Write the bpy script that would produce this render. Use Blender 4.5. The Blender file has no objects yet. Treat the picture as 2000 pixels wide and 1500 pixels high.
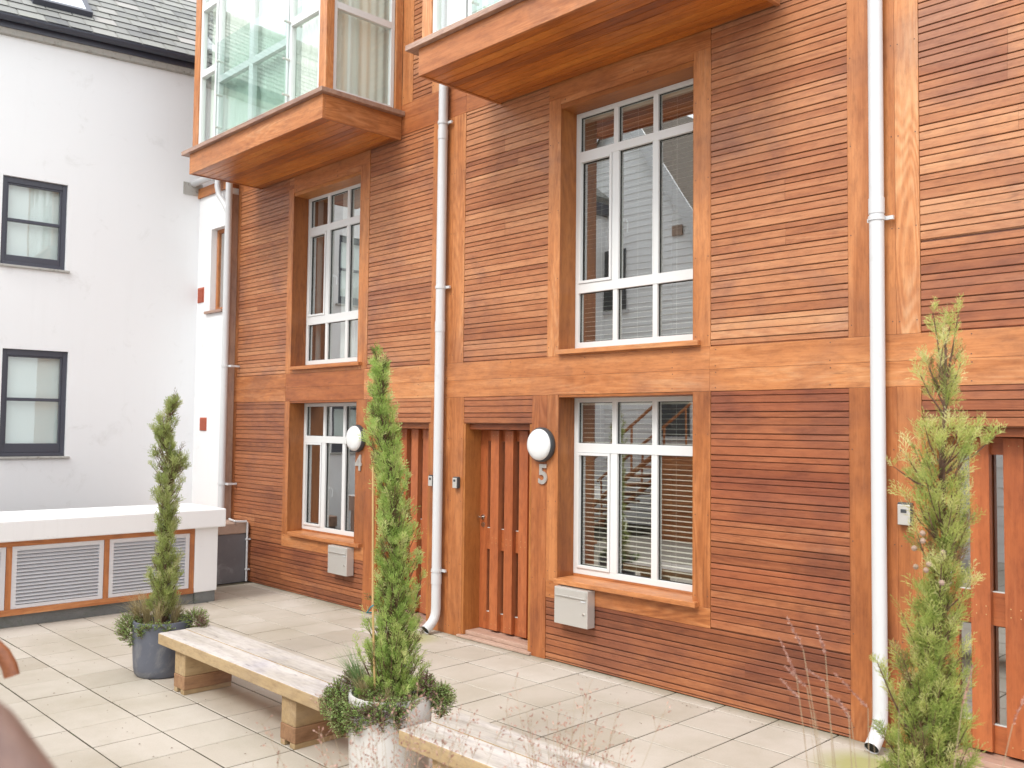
import bpy, bmesh, math, random
from mathutils import Vector, Matrix
R = math.radians
random.seed(7)
C = bpy.context.scene.collection
S = bpy.context.scene
# ------------------------------------------------------------------ camera
cam_d = bpy.data.cameras.new('camera'); cam = bpy.data.objects.new('camera', cam_d); C.objects.link(cam)
cr = Vector((0.69756875, 0.71643089, 0.01116341)); cu = Vector((0.02600175, -0.04088085, 0.99882564)); cf = Vector((-0.71604591, 0.69645929, 0.04714566))
m = Matrix((cr, cu, -cf)).transposed().to_4x4(); m.translation = Vector((0, -5.8156, 2.0))
cam.matrix_world = m
cam_d.sensor_width = 36; cam_d.lens = 32.153; cam_d.clip_start = .05; cam_d.clip_end = 500
cam_d.dof.use_dof = True; cam_d.dof.focus_distance = 6.8; cam_d.dof.aperture_fstop = 4.5
S.camera = cam
# ------------------------------------------------------------------ sky and sun (bright overcast)
W = bpy.data.worlds.new('World'); S.world = W; W.use_nodes = True
nt = W.node_tree; nt.nodes.clear()
out = nt.nodes.new('ShaderNodeOutputWorld'); bg = nt.nodes.new('ShaderNodeBackground')
sky = nt.nodes.new('ShaderNodeTexSky'); sky.sky_type = 'NISHITA'; sky.sun_disc = False
SUN_EL, SUN_AZ = R(50), R(178)      # azimuth measured clockwise from +Y: high behind the camera
sky.sun_elevation = SUN_EL; sky.sun_rotation = SUN_AZ; sky.air_density = 1.0; sky.dust_density = 2.5
hs = nt.nodes.new('ShaderNodeHueSaturation'); hs.inputs['Saturation'].default_value = .12
mx = nt.nodes.new('ShaderNodeMix'); mx.data_type = 'RGBA'; mx.inputs['Factor'].default_value = .72   # cloud cover
mx.inputs['B'].default_value = (9.55, 9.9, 10.35, 1)
nt.links.new(sky.outputs[0], hs.inputs['Color']); nt.links.new(hs.outputs[0], mx.inputs['A'])
nt.links.new(mx.outputs['Result'], bg.inputs['Color']); bg.inputs['Strength'].default_value = .15
nt.links.new(bg.outputs[0], out.inputs[0])
sd = bpy.data.lights.new('sun', 'SUN'); sun = bpy.data.objects.new('sun', sd); C.objects.link(sun)
sd.energy = 1.25; sd.angle = R(16); sd.color = (1, .965, .91)
to_sun = Vector((math.sin(SUN_AZ) * math.cos(SUN_EL), math.cos(SUN_AZ) * math.cos(SUN_EL), math.sin(SUN_EL)))
sun.rotation_euler = to_sun.to_track_quat('Z', 'Y').to_euler()
S.view_settings.view_transform = 'Standard'; S.view_settings.look = 'None'; S.view_settings.exposure = .80; S.view_settings.gamma = 1
S.render.engine = 'CYCLES'
S.cycles.max_bounces = 8; S.cycles.transparent_max_bounces = 16

# ------------------------------------------------------------------ helpers
def rnd(a, b): return random.uniform(a, b)
class MB:
    def __init__(s): s.v = []; s.f = []; s.t = []; s.mi = []
    def quad(s, a, b, c, d, tone=(.5, 0, 0, 0), mi=0):
        n = len(s.v); s.v += [a, b, c, d]; s.f.append((n, n+1, n+2, n+3)); s.t.append(tone); s.mi.append(mi)
    def face(s, pts, tone=(.5, 0, 0, 0), mi=0):
        n = len(s.v); s.v += list(pts); s.f.append(tuple(range(n, n+len(pts)))); s.t.append(tone); s.mi.append(mi)
    def box(s, x0, x1, y0, y1, z0, z1, tone=None, mi=0, d=0.0):
        if tone is None: tone = (random.random(), 0, d, 0)
        n = len(s.v)
        s.v += [(x0,y0,z0),(x1,y0,z0),(x1,y1,z0),(x0,y1,z0),(x0,y0,z1),(x1,y0,z1),(x1,y1,z1),(x0,y1,z1)]
        for q in ((0,3,2,1),(4,5,6,7),(0,1,5,4),(1,2,6,5),(2,3,7,6),(3,0,4,7)):
            s.f.append(tuple(n+i for i in q)); s.t.append(tone); s.mi.append(mi)
    def tube(s, pts, r, n=10, tone=(.5,0,0,0), mi=0, cap=True):
        pts = [Vector(p) for p in pts]; rr = r if isinstance(r, (list, tuple)) else [r]*len(pts)
        base = len(s.v); prev = None
        for i, p in enumerate(pts):
            t = (pts[min(i+1, len(pts)-1)] - pts[max(i-1, 0)]).normalized()
            a = prev if prev is not None else (Vector((0,0,1)) if abs(t.z) < .9 else Vector((1,0,0)))
            a = (a - t*a.dot(t)).normalized(); b = t.cross(a); prev = a
            for k in range(n):
                w = 2*math.pi*k/n; s.v.append(tuple(p + (a*math.cos(w) + b*math.sin(w))*rr[i]))
        for i in range(len(pts)-1):
            for k in range(n):
                k2 = (k+1) % n
                s.f.append((base+i*n+k, base+i*n+k2, base+(i+1)*n+k2, base+(i+1)*n+k)); s.t.append(tone); s.mi.append(mi)
        if cap:
            s.f.append(tuple(base+k for k in reversed(range(n)))); s.t.append(tone); s.mi.append(mi)
            s.f.append(tuple(base+(len(pts)-1)*n+k for k in range(n))); s.t.append(tone); s.mi.append(mi)
    def lathe(s, prof, c=(0,0,0), axis='Z', n=32, tone=(.5,0,0,0), mi=0):
        base = len(s.v)
        for (r, h) in prof:
            for k in range(n):
                w = 2*math.pi*k/n; a, b = r*math.cos(w), r*math.sin(w)
                s.v.append((c[0]+a, c[1]+b, c[2]+h) if axis == 'Z' else (c[0]+a, c[1]+h, c[2]-b))
        for i in range(len(prof)-1):
            for k in range(n):
                k2 = (k+1) % n
                s.f.append((base+i*n+k, base+i*n+k2, base+(i+1)*n+k2, base+(i+1)*n+k)); s.t.append(tone); s.mi.append(mi)
ORG = {}
def obj(name, mb, mats, parent=None, smooth=False, bevel=0):
    if not isinstance(mats, (list, tuple)): mats = [mats]
    o0 = ORG[parent] if parent is not None else (0, 0, 0)
    me = bpy.data.meshes.new(name)
    vs = mb.v if o0 == (0,0,0) else [(v[0]-o0[0], v[1]-o0[1], v[2]-o0[2]) for v in mb.v]
    me.from_pydata(vs, [], mb.f)
    ca = me.color_attributes.new('tone', 'FLOAT_COLOR', 'CORNER')
    buf = []
    for f, t in zip(mb.f, mb.t): buf += list(t)*len(f)
    ca.data.foreach_set('color', buf)
    me.polygons.foreach_set('material_index', mb.mi)
    if smooth is True: me.polygons.foreach_set('use_smooth', [True]*len(mb.f))
    for mt in mats: me.materials.append(mt)
    me.update()
    o = bpy.data.objects.new(name, me); C.objects.link(o)
    if smooth == 'auto': me.polygons.foreach_set('use_smooth', [True]*len(mb.f)); me.set_sharp_from_angle(angle=R(35))
    if bevel:
        b = o.modifiers.new('bevel', 'BEVEL'); b.width = bevel; b.segments = 2; b.limit_method = 'ANGLE'; b.harden_normals = False
    if parent is not None: o.parent = parent; ORG[o] = o0
    else: ORG[o] = (0,0,0)
    return o
def tag(o, label, cat, group=None, kind=None):
    o['label'] = label; o['category'] = cat
    if group: o['group'] = group
    if kind: o['kind'] = kind
    return o
def thing(name, label, cat, loc=(0,0,0), rotz=0, local=False, group=None):
    o = bpy.data.objects.new(name, None); C.objects.link(o); o.empty_display_size = .1
    o.location = loc; o.rotation_euler = (0,0,rotz)
    ORG[o] = (0,0,0) if local else tuple(loc)
    return tag(o, label, cat, group)
def copy_tree(o, parent=None):
    c = o.copy(); C.objects.link(c)
    if parent is not None: c.parent = parent
    for ch in list(o.children): copy_tree(ch, c)
    return c

# ------------------------------------------------------------------ materials
def newmat(name):
    m = bpy.data.materials.new(name); m.use_nodes = True; n = m.node_tree.nodes; n.clear()
    o = n.new('ShaderNodeOutputMaterial'); p = n.new('ShaderNodeBsdfPrincipled'); m.node_tree.links.new(p.outputs[0], o.inputs[0])
    return m, m.node_tree, p
class G:                                       # small node-graph helper
    def __init__(s, nt): s.nt = nt
    def n(s, t, **k):
        x = s.nt.nodes.new(t)
        for a, b in k.items(): setattr(x, a, b)
        return x
    def l(s, a, b): s.nt.links.new(a, b)
    def math(s, op, a, b=0.0, clamp=False):
        x = s.n('ShaderNodeMath', operation=op); x.use_clamp = clamp
        for i, v in enumerate((a, b)):
            if hasattr(v, 'links'): s.l(v, x.inputs[i])
            else: x.inputs[i].default_value = v
        return x.outputs[0]
    def vmath(s, op, a, b):
        x = s.n('ShaderNodeVectorMath', operation=op)
        for i, v in enumerate((a, b)):
            if hasattr(v, 'links'): s.l(v, x.inputs[i])
            else: x.inputs[i].default_value = v
        return x.outputs[0]
    def noise(s, vec, scale, detail=3, rough=.55, dist=0):
        x = s.n('ShaderNodeTexNoise'); s.l(vec, x.inputs['Vector']); x.inputs['Scale'].default_value = scale
        x.inputs['Detail'].default_value = detail; x.inputs['Roughness'].default_value = rough; x.inputs['Distortion'].default_value = dist
        return x.outputs['Fac']
    def mixc(s, f, a, b, mode='MIX'):
        x = s.n('ShaderNodeMix', data_type='RGBA', blend_type=mode)
        for nm, v in (('Factor', f), ('A', a), ('B', b)):
            if hasattr(v, 'links'): s.l(v, x.inputs[nm])
            else: x.inputs[nm].default_value = v if nm == 'Factor' else (*v, 1) if len(v) == 3 else v
        return x.outputs['Result']
    def ramp(s, f, stops):
        x = s.n('ShaderNodeValToRGB'); e = x.color_ramp.elements
        while len(e) < len(stops): e.new(.5)
        for el, (p, c) in zip(e, stops): el.position = p; el.color = (*c, 1) if not isinstance(c, (int, float)) else (c, c, c, 1)
        s.l(f, x.inputs[0]); return x.outputs[0]
    def bump(s, h, strength, dist, p):
        x = s.n('ShaderNodeBump'); x.inputs['Strength'].default_value = strength; x.inputs['Distance'].default_value = dist
        s.l(h, x.inputs['Height']); s.l(x.outputs[0], p.inputs['Normal'])
def pos(g): return g.n('ShaderNodeTexCoord').outputs['Object']
WOODRAMP = [(0, (.11,.038,.019)), (.25, (.235,.080,.033)), (.5, (.378,.139,.056)), (.75, (.505,.225,.102)), (1, (.62,.33,.165))]
def wood(name, stops=WOODRAMP, rough=.42, tone_amt=.17, grain=.26, shift=0.0, blotch=.6, cathedral=.35, bump=.35, spots=.70, red=(.30,.068,.030)):
    m, nt, p = newmat(name); g = G(nt)
    at = g.n('ShaderNodeAttribute', attribute_name='tone'); sep = g.n('ShaderNodeSeparateColor'); g.l(at.outputs['Color'], sep.inputs[0])
    r, gg, b, a = sep.outputs[0], sep.outputs[1], sep.outputs[2], at.outputs['Alpha']
    P = pos(g); xyz = g.n('ShaderNodeSeparateXYZ'); g.l(P, xyz.inputs[0]); X, Y, Z = xyz.outputs
    def comb(u, v, w):
        c = g.n('ShaderNodeCombineXYZ')
        for i, q in enumerate((u, v, w)): g.l(q, c.inputs[i])
        return c.outputs[0]
    def mixv(f, A, B):
        x = g.n('ShaderNodeMix', data_type='VECTOR'); g.l(f, x.inputs['Factor']); g.l(A, x.inputs['A']); g.l(B, x.inputs['B']); return x.outputs['Result']
    v = mixv(g.math('GREATER_THAN', b, .25), comb(X, Y, Z), comb(Y, X, Z))
    v = mixv(g.math('GREATER_THAN', b, .75), v, comb(Z, Y, X))
    off = comb(g.math('MULTIPLY', r, 31.7), g.math('MULTIPLY', r, 17.3), g.math('MULTIPLY', r, 23.9))
    v = g.vmath('ADD', v, off)
    A = g.noise(g.vmath('MULTIPLY', v, (.9, 9, 9)), 1.0, 4, .6, .4)
    B = g.noise(g.vmath('MULTIPLY', v, (3.0, 130, 130)), 1.0, 3, .65)
    Cn = g.noise(g.vmath('MULTIPLY', v, (.55, 4.2, 4.2)), 1.0, 1.5, .4, .25)
    sn = g.math('SINE', g.math('MULTIPLY', Cn, 150.0))
    sn = g.math('POWER', g.math('MULTIPLY_ADD', sn, .5), 1.0) if False else g.math('MULTIPLY', sn, .5)
    msk = g.noise(g.vmath('ADD', g.vmath('MULTIPLY', v, (.5, 1.2, 1.2)), (5, 5, 5)), 1.0, 1)
    msk = g.math('MULTIPLY', g.math('SUBTRACT', msk, .42, True), 4.0, True)
    sn = g.math('MULTIPLY', sn, msk)
    f = g.math('ADD', g.math('MULTIPLY', g.math('SUBTRACT', r, .5), tone_amt), .5 + shift)
    f = g.math('ADD', f, gg)
    f = g.math('ADD', f, g.math('MULTIPLY', g.math('SUBTRACT', A, .5), grain*2.4))
    f = g.math('ADD', f, g.math('MULTIPLY', g.math('SUBTRACT', B, .5), grain*.9))
    f = g.math('ADD', f, g.math('MULTIPLY', sn, cathedral*.32))
    col = g.ramp(f, stops)
    col = g.mixc(g.math('MULTIPLY', a, .75), col, red)
    # weather-stained patches of the old finish: purplish, irregular, running with the boards
    bl = g.noise(g.vmath('MULTIPLY', P, (1.0, 1.0, 1.35)), .95, 5, .62, .5)
    bl = g.math('MULTIPLY', g.math('SUBTRACT', bl, .49, True), 7.0, True)
    col = g.mixc(g.math('MULTIPLY', bl, blotch), col, g.mixc(1.0, col, (.56, .58, .86), 'MULTIPLY'))
    sp = g.noise(g.vmath('MULTIPLY', v, (6, 40, 40)), 1.0, 2, .5)
    sp = g.math('MULTIPLY', g.math('SUBTRACT', sp, spots, True), 6.0, True)
    col = g.mixc(g.math('MULTIPLY', sp, .6), col, (.06, .03, .02))
    ft = g.noise(g.vmath('MULTIPLY', v, (9, 30, 30)), 1.0, 5, .7); col = g.mixc(g.math('MULTIPLY', g.math('SUBTRACT', ft, .46, True), 3.0, True), col, g.mixc(1.0, col, (.66, .63, .66), 'MULTIPLY'))
    g.l(col, p.inputs['Base Color'])
    rg = g.math('ADD', g.math('MULTIPLY', B, .25), rough - .1); g.l(rg, p.inputs['Roughness'])
    p.inputs['IOR'].default_value = 1.45
    h = g.math('ADD', g.math('MULTIPLY', B, .6), g.math('MULTIPLY', sn, .25)); g.bump(h, bump, .004, p)
    return m
M = {}
M['clad'] = wood('cladding_timber')
M['trim'] = wood('trim_timber', grain=.36, shift=.13, stops=[(0,(.12,.036,.013)),(.25,(.25,.078,.024)),(.5,(.40,.138,.042)),(.75,(.55,.225,.082)),(1,(.66,.36,.17))], tone_amt=.16, blotch=.45, cathedral=.55)
M['reveal'] = wood('oiled_timber', shift=.03, tone_amt=.3, blotch=.3,
                   stops=[(0,(.11,.035,.014)),(.28,(.25,.080,.022)),(.5,(.38,.135,.034)),(.72,(.49,.195,.052)),(1,(.60,.29,.09))])
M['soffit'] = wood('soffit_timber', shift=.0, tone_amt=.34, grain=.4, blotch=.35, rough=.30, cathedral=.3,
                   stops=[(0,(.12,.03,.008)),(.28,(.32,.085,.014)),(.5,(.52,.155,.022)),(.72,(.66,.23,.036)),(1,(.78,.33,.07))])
M['door'] = wood('door_timber', shift=.05, tone_amt=.22, grain=.25, blotch=.25, rough=.36, cathedral=.25,
                 stops=[(0,(.12,.032,.013)),(.28,(.25,.064,.021)),(.5,(.375,.104,.034)),(.72,(.48,.152,.052)),(1,(.58,.23,.085))])
M['deck'] = wood('weathered_hardwood', shift=.05, tone_amt=.2, blotch=.3,
                 stops=[(0,(.13,.07,.05)),(.28,(.27,.155,.11)),(.5,(.40,.25,.18)),(.72,(.50,.34,.26)),(1,(.62,.48,.38))])
M['pale'] = wood('bleached_softwood', shift=.04, tone_amt=.2, grain=.45, blotch=.4, rough=.75, cathedral=.3, bump=.5, spots=.655,
                 stops=[(0,(.14,.12,.10)),(.2,(.30,.27,.22)),(.42,(.44,.40,.35)),(.65,(.54,.50,.46)),(1,(.64,.61,.58))])
M['tan'] = wood('treated_softwood', shift=.1, tone_amt=.2, grain=.25, blotch=.35, rough=.7, cathedral=.35, bump=.5,
                stops=[(0,(.12,.07,.03)),(.25,(.24,.15,.07)),(.5,(.38,.26,.13)),(.75,(.48,.355,.20)),(1,(.55,.44,.28))])
M['sleeper'] = wood('brown_sleeper', shift=0, tone_amt=.2, blotch=.5, rough=.75,
                    stops=[(0,(.09,.045,.02)),(.3,(.20,.105,.05)),(.5,(.30,.165,.085)),(.75,(.40,.24,.13)),(1,(.48,.32,.18))])
def plain(name, col, rough=.5, metal=0, var=.06, scale=6, bump=0, bscale=60, spec=.5, dirt=None, coat=0, streak=0):
    m, nt, p = newmat(name); g = G(nt); P = pos(g)
    a = g.noise(P, scale, 4, .6)
    k = g.math('MULTIPLY', g.math('SUBTRACT', a, .5), 4*var)
    c = g.mixc(g.math('ADD', k, .5, True), tuple(x*(1-var*1.5) for x in col), tuple(min(1, x*(1+var*1.5)) for x in col))
    if dirt:
        d = g.noise(P, dirt[1], 6, .7, .8); d = g.math('MULTIPLY', g.math('SUBTRACT', d, dirt[2], True), 8, True)
        c = g.mixc(g.math('MULTIPLY', d, dirt[3]), c, dirt[0])
    if streak:
        q = g.noise(g.vmath('MULTIPLY', P, (7, 7, .45)), 1.0, 4, .6, .2); q = g.math('MULTIPLY', g.math('MULTIPLY', g.math('SUBTRACT', q, .56, True), 7, True), streak)
        c = g.mixc(q, c, (.45, .44, .41))
    g.l(c, p.inputs['Base Color']); p.inputs['Roughness'].default_value = rough; p.inputs['Metallic'].default_value = metal
    p.inputs['Coat Weight'].default_value = coat
    if bump: g.bump(g.noise(P, bscale, 4, .6), bump, .01, p)
    return m
M['frame'] = plain('grey_window_paint', (.60, .60, .57), .38, var=.03)
M['frame_white'] = plain('pale_window_paint', (.70, .71, .70), .35, var=.03)
M['pvc'] = plain('white_pvc', (.60, .605, .61), .30, var=.03, dirt=((.45,.44,.40), 5, .58, .4), streak=.2)
M['render'] = plain('white_render', (.83, .84, .845), .85, var=.035, scale=1.3, bump=.18, bscale=9, dirt=((.60,.60,.58), 2.2, .58, .35), streak=.03)
M['render_low'] = plain('white_masonry_paint', (.82, .82, .82), .8, var=.03, scale=2, bump=.15, bscale=14, dirt=((.50,.51,.47), 4, .62, .4), streak=.08)
M['slatedark'] = plain('dark_sash_paint', (.055, .058, .078), .35, var=.1, dirt=((.2,.2,.2), 9, .62, .3))
M['gutter'] = plain('dark_gutter', (.05, .055, .075), .4, var=.15, dirt=((.22,.22,.2), 6, .58, .6))
M['gutter_mortar'] = plain('grey_mortar', (.42, .41, .38), .9, var=.15, scale=14, bump=.4, dirt=((.16,.15,.12), 12, .55, .8))
M['lead'] = plain('lead_sheet', (.15, .14, .145), .55, var=.25, scale=3, dirt=((.30,.30,.30), 3.5, .52, .55), bump=.1, bscale=8)
M['stone'] = plain('brown_stone', (.36, .25, .19), .85, var=.2, scale=9, bump=.4, dirt=((.14,.11,.09), 10, .55, .7))
M['concrete'] = plain('grey_concrete', (.17, .175, .17), .9, var=.25, scale=8, bump=.4, dirt=((.08,.11,.06), 6, .52, .6))
M['louvre'] = plain('pale_aluminium', (.70, .71, .74), .38, metal=.25, var=.04)
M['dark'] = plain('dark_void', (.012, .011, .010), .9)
M['steel'] = plain('brushed_steel', (.60, .58, .54), .38, metal=.45, var=.05, scale=20)
M['chrome'] = plain('satin_nickel', (.62, .60, .57), .25, metal=1)
M['number'] = plain('satin_aluminium', (.55, .52, .48), .35, metal=.6)
M['lampbody'] = plain('graphite_plastic', (.05, .055, .06), .4)
M['opal'] = plain('opal_glass', (.74, .75, .745), .2, var=.01, coat=.5)
M['brick'] = plain('terracotta', (.50, .13, .075), .8, var=.12, scale=20)
M['room'] = plain('room_wall', (.24, .20, .165), .9, var=.2, scale=2)
M['room_light'] = plain('room_wall_light', (.5, .5, .48), .9, var=.08, scale=2)
M['blind'] = plain('blind_slat', (.86, .81, .70), .5, var=.03)
M['curtain'] = plain('voile_curtain', (.74, .76, .74), .9, var=.04, scale=3)
M['curtain_green'] = plain('cream_blind', (.74, .77, .71), .9, var=.04, scale=2)
M['rubberpot_dark'] = plain('slate_grey_pot', (.115, .125, .155), .5, var=.18, scale=7, dirt=((.24,.24,.24), 4, .52, .6), bump=.15, bscale=30)
M['rubberpot_light'] = plain('cream_pot', (.62, .60, .57), .55, var=.04, scale=7, dirt=((.42,.41,.38), 6, .60, .3), bump=.1, bscale=30)
M['soil'] = plain('soil', (.06, .04, .025), 1, var=.4, scale=40, bump=1)
M['cane'] = plain('bamboo_cane', (.50, .33, .14), .5, var=.2, scale=20)
M['tie'] = plain('blue_string', (.03, .25, .30), .6)
M['bark'] = plain('bark', (.12, .065, .04), .9, var=.4, scale=30, bump=.8)
M['rail'] = wood('handrail_timber', shift=-.17, tone_amt=.1, rough=.35)
M['oldrail'] = wood('weathered_handrail', shift=-.1, tone_amt=.1, blotch=.6, stops=[(0,(.10,.05,.03)),(.4,(.24,.14,.095)),(.7,(.36,.23,.165)),(1,(.46,.32,.25))])
M['nail'] = plain('nail_head', (.10, .06, .045), .6)
M['sash_glassback'] = plain('net_curtain', (.80, .84, .80), .9, var=.06, scale=3)
def glass(name, tint=(1, 1, 1), boost=1.0, add=.03, ior=1.5, rough=0.0):
    m = bpy.data.materials.new(name); m.use_nodes = True; nt = m.node_tree; nt.nodes.clear(); g = G(nt)
    o = g.n('ShaderNodeOutputMaterial'); t = g.n('ShaderNodeBsdfTransparent'); t.inputs[0].default_value = (*tint, 1)
    s = g.n('ShaderNodeBsdfGlossy'); s.inputs['Roughness'].default_value = rough; s.inputs['Color'].default_value = (.96, .98, .97, 1)
    fr = g.n('ShaderNodeFresnel'); fr.inputs[0].default_value = ior
    f = g.math('ADD', g.math('MULTIPLY', fr.outputs[0], boost), add, True)
    ge = g.n('ShaderNodeNewGeometry'); f = g.math('MULTIPLY', f, g.math('SUBTRACT', 1.0, ge.outputs['Backfacing']))
    # very slight unevenness of float glass
    x = g.n('ShaderNodeBump'); x.inputs['Strength'].default_value = .04; x.inputs['Distance'].default_value = .02
    g.l(g.noise(pos(g), 1.6, 1), x.inputs['Height']); g.l(x.outputs[0], s.inputs['Normal'])
    mx = g.n('ShaderNodeMixShader'); g.l(f, mx.inputs[0]); g.l(t.outputs[0], mx.inputs[1]); g.l(s.outputs[0], mx.inputs[2]); g.l(mx.outputs[0], o.inputs[0])
    return m
M['glass'] = glass('double_glazing', (.80, .84, .82), 2.3, .33)
M['glass_bay'] = glass('bay_glazing', (.90, .95, .92), 2.0, .08)
M['glass_green'] = glass('balustrade_glass', (.90, .96, .945), 1.3, .05)
M['glass_sash'] = glass('old_sash_glass', (.86, .91, .91), 1.0, .06)
def slate_mat():
    m, nt, p = newmat('roof_slate'); g = G(nt); P = pos(g)
    at = g.n('ShaderNodeAttribute', attribute_name='tone'); sep = g.n('ShaderNodeSeparateColor'); g.l(at.outputs['Color'], sep.inputs[0])
    c = g.ramp(sep.outputs[0], [(0, (.13,.13,.13)), (.35, (.20,.20,.19)), (.7, (.27,.27,.25)), (1, (.36,.34,.32))])
    l = g.noise(P, 5, 5, .65); l = g.math('MULTIPLY', g.math('SUBTRACT', l, .5, True), 5, True)
    c = g.mixc(g.math('MULTIPLY', l, .25), c, (.30, .30, .22))
    g.l(c, p.inputs['Base Color']); p.inputs['Roughness'].default_value = .7; g.bump(g.noise(P, 25, 4), .3, .01, p)
    return m
M['slate'] = slate_mat()
def paving_mat():
    m, nt, p = newmat('stone_paving'); g = G(nt); P = pos(g)
    at = g.n('ShaderNodeAttribute', attribute_name='tone'); sep = g.n('ShaderNodeSeparateColor'); g.l(at.outputs['Color'], sep.inputs[0])
    c = g.ramp(sep.outputs[0], [(0, (.395,.345,.28)), (.4, (.465,.415,.35)), (.75, (.515,.466,.405)), (1, (.55,.505,.45))])
    n1 = g.noise(P, 1.1, 5, .6, .3); c = g.mixc(g.math('MULTIPLY', g.math('SUBTRACT', n1, .40, True), 3.5, True), c, g.mixc(1.0, c, (.80,.785,.73), 'MULTIPLY'))
    n2 = g.noise(P, 7, 6, .7, .6); c = g.mixc(g.math('MULTIPLY', g.math('MULTIPLY', g.math('SUBTRACT', n2, .56, True), 6, True), .35), c, (.40,.36,.28))
    n3 = g.noise(P, 90, 3, .6); c = g.mixc(g.math('MULTIPLY', g.math('SUBTRACT', n3, .45, True), 1.6, True), c, g.mixc(1.0, c, (.86,.85,.82), 'MULTIPLY'))
    # algae where the two downpipes discharge
    for (ax, ay, rr) in ((-6.95, -.42, .36), (-2.5, -.42, .34)):
        d = g.n('ShaderNodeVectorMath', operation='DISTANCE'); g.l(P, d.inputs[0]); d.inputs[1].default_value = (ax, ay, 0)
        k = g.math('SUBTRACT', 1.0, g.math('DIVIDE', d.outputs['Value'], rr), True)
        k = g.math('MULTIPLY', g.math('MULTIPLY', k, g.math('ADD', n2, .35)), 1.9, True)
        c = g.mixc(k, c, (.34, .33, .14))
    sx = g.n('ShaderNodeSeparateXYZ'); g.l(P, sx.inputs[0])
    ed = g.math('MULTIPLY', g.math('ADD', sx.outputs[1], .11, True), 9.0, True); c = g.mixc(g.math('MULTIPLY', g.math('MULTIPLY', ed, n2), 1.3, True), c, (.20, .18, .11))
    mo = g.math('GREATER_THAN', sep.outputs[2], .5); c = g.mixc(g.math('MULTIPLY', mo, .8), c, (.10, .09, .05))
    g.l(c, p.inputs['Base Color']); p.inputs['Roughness'].default_value = .78
    g.bump(g.math('ADD', n3, g.math('MULTIPLY', n2, .8)), .22, .004, p)
    return m
M['paving'] = paving_mat()
M['joint'] = plain('joint_dirt', (.075, .058, .04), 1, var=.4, scale=12, bump=.5, dirt=((.09,.12,.04), 5, .55, .7))
def leaf(name, stops, trans=.42):
    m = bpy.data.materials.new(name); m.use_nodes = True; nt = m.node_tree; nt.nodes.clear(); g = G(nt)
    o = g.n('ShaderNodeOutputMaterial'); p = g.n('ShaderNodeBsdfPrincipled'); t = g.n('ShaderNodeBsdfTranslucent'); mx = g.n('ShaderNodeMixShader')
    at = g.n('ShaderNodeAttribute', attribute_name='tone'); sep = g.n('ShaderNodeSeparateColor'); g.l(at.outputs['Color'], sep.inputs[0])
    f = g.math('ADD', sep.outputs[0], g.math('MULTIPLY', g.math('SUBTRACT', g.noise(pos(g), 14, 2), .5), .5))
    c = g.ramp(f, stops); g.l(c, p.inputs['Base Color']); g.l(c, t.inputs['Color']); p.inputs['Roughness'].default_value = .55
    mx.inputs[0].default_value = trans; g.l(p.outputs[0], mx.inputs[1]); g.l(t.outputs[0], mx.inputs[2]); g.l(mx.outputs[0], o.inputs[0])
    return m
M['cyp'] = leaf('cypress_foliage', [(0,(.17,.11,.06)),(.12,(.19,.16,.06)),(.22,(.19,.27,.06)),(.55,(.35,.50,.12)),(.85,(.52,.64,.20)),(1,(.66,.66,.30))])
M['cyp_yellow'] = leaf('golden_cypress_foliage', [(0,(.27,.16,.09)),(.12,(.30,.22,.10)),(.2,(.16,.22,.05)),(.45,(.33,.42,.10)),(.7,(.54,.58,.17)),(1,(.76,.72,.36))], .45)
M['cyp_dull'] = leaf('dull_cypress_foliage', [(0,(.20,.14,.08)),(.15,(.20,.17,.08)),(.3,(.22,.26,.07)),(.6,(.36,.43,.13)),(.85,(.48,.54,.20)),(1,(.60,.58,.34))])
M['herb'] = leaf('trailing_foliage', [(0,(.24,.13,.12)),(.16,(.30,.20,.17)),(.25,(.16,.26,.06)),(.6,(.28,.42,.11)),(1,(.48,.58,.24))])
M['straw'] = leaf('straw_grass', [(0,(.22,.16,.08)),(.5,(.42,.34,.17)),(1,(.55,.48,.28))])
M['grass'] = leaf('green_grass', [(0,(.10,.17,.05)),(.5,(.20,.32,.12)),(1,(.42,.52,.27))])
M['seed'] = leaf('pink_seedheads', [(0,(.30,.13,.10)),(.5,(.50,.27,.21)),(1,(.68,.46,.38))], .4)
M['stem'] = leaf('dry_stems', [(0,(.28,.20,.12)),(.5,(.45,.34,.22)),(1,(.58,.48,.34))], .3)
def pane_white():
    m, nt, p = newmat('skylight_glass'); p.inputs['Base Color'].default_value = (.62, .66, .70, 1); p.inputs['Roughness'].default_value = .08; p.inputs['Coat Weight'].default_value = 1
    return m
M['skyl'] = pane_white()
M['browntile'] = plain('brown_roof_tile', (.13, .10, .075), .85, var=.3, scale=10, bump=.5)
M['claddingwhite'] = plain('white_weatherboard', (.88, .89, .89), .6, var=.03)

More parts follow.
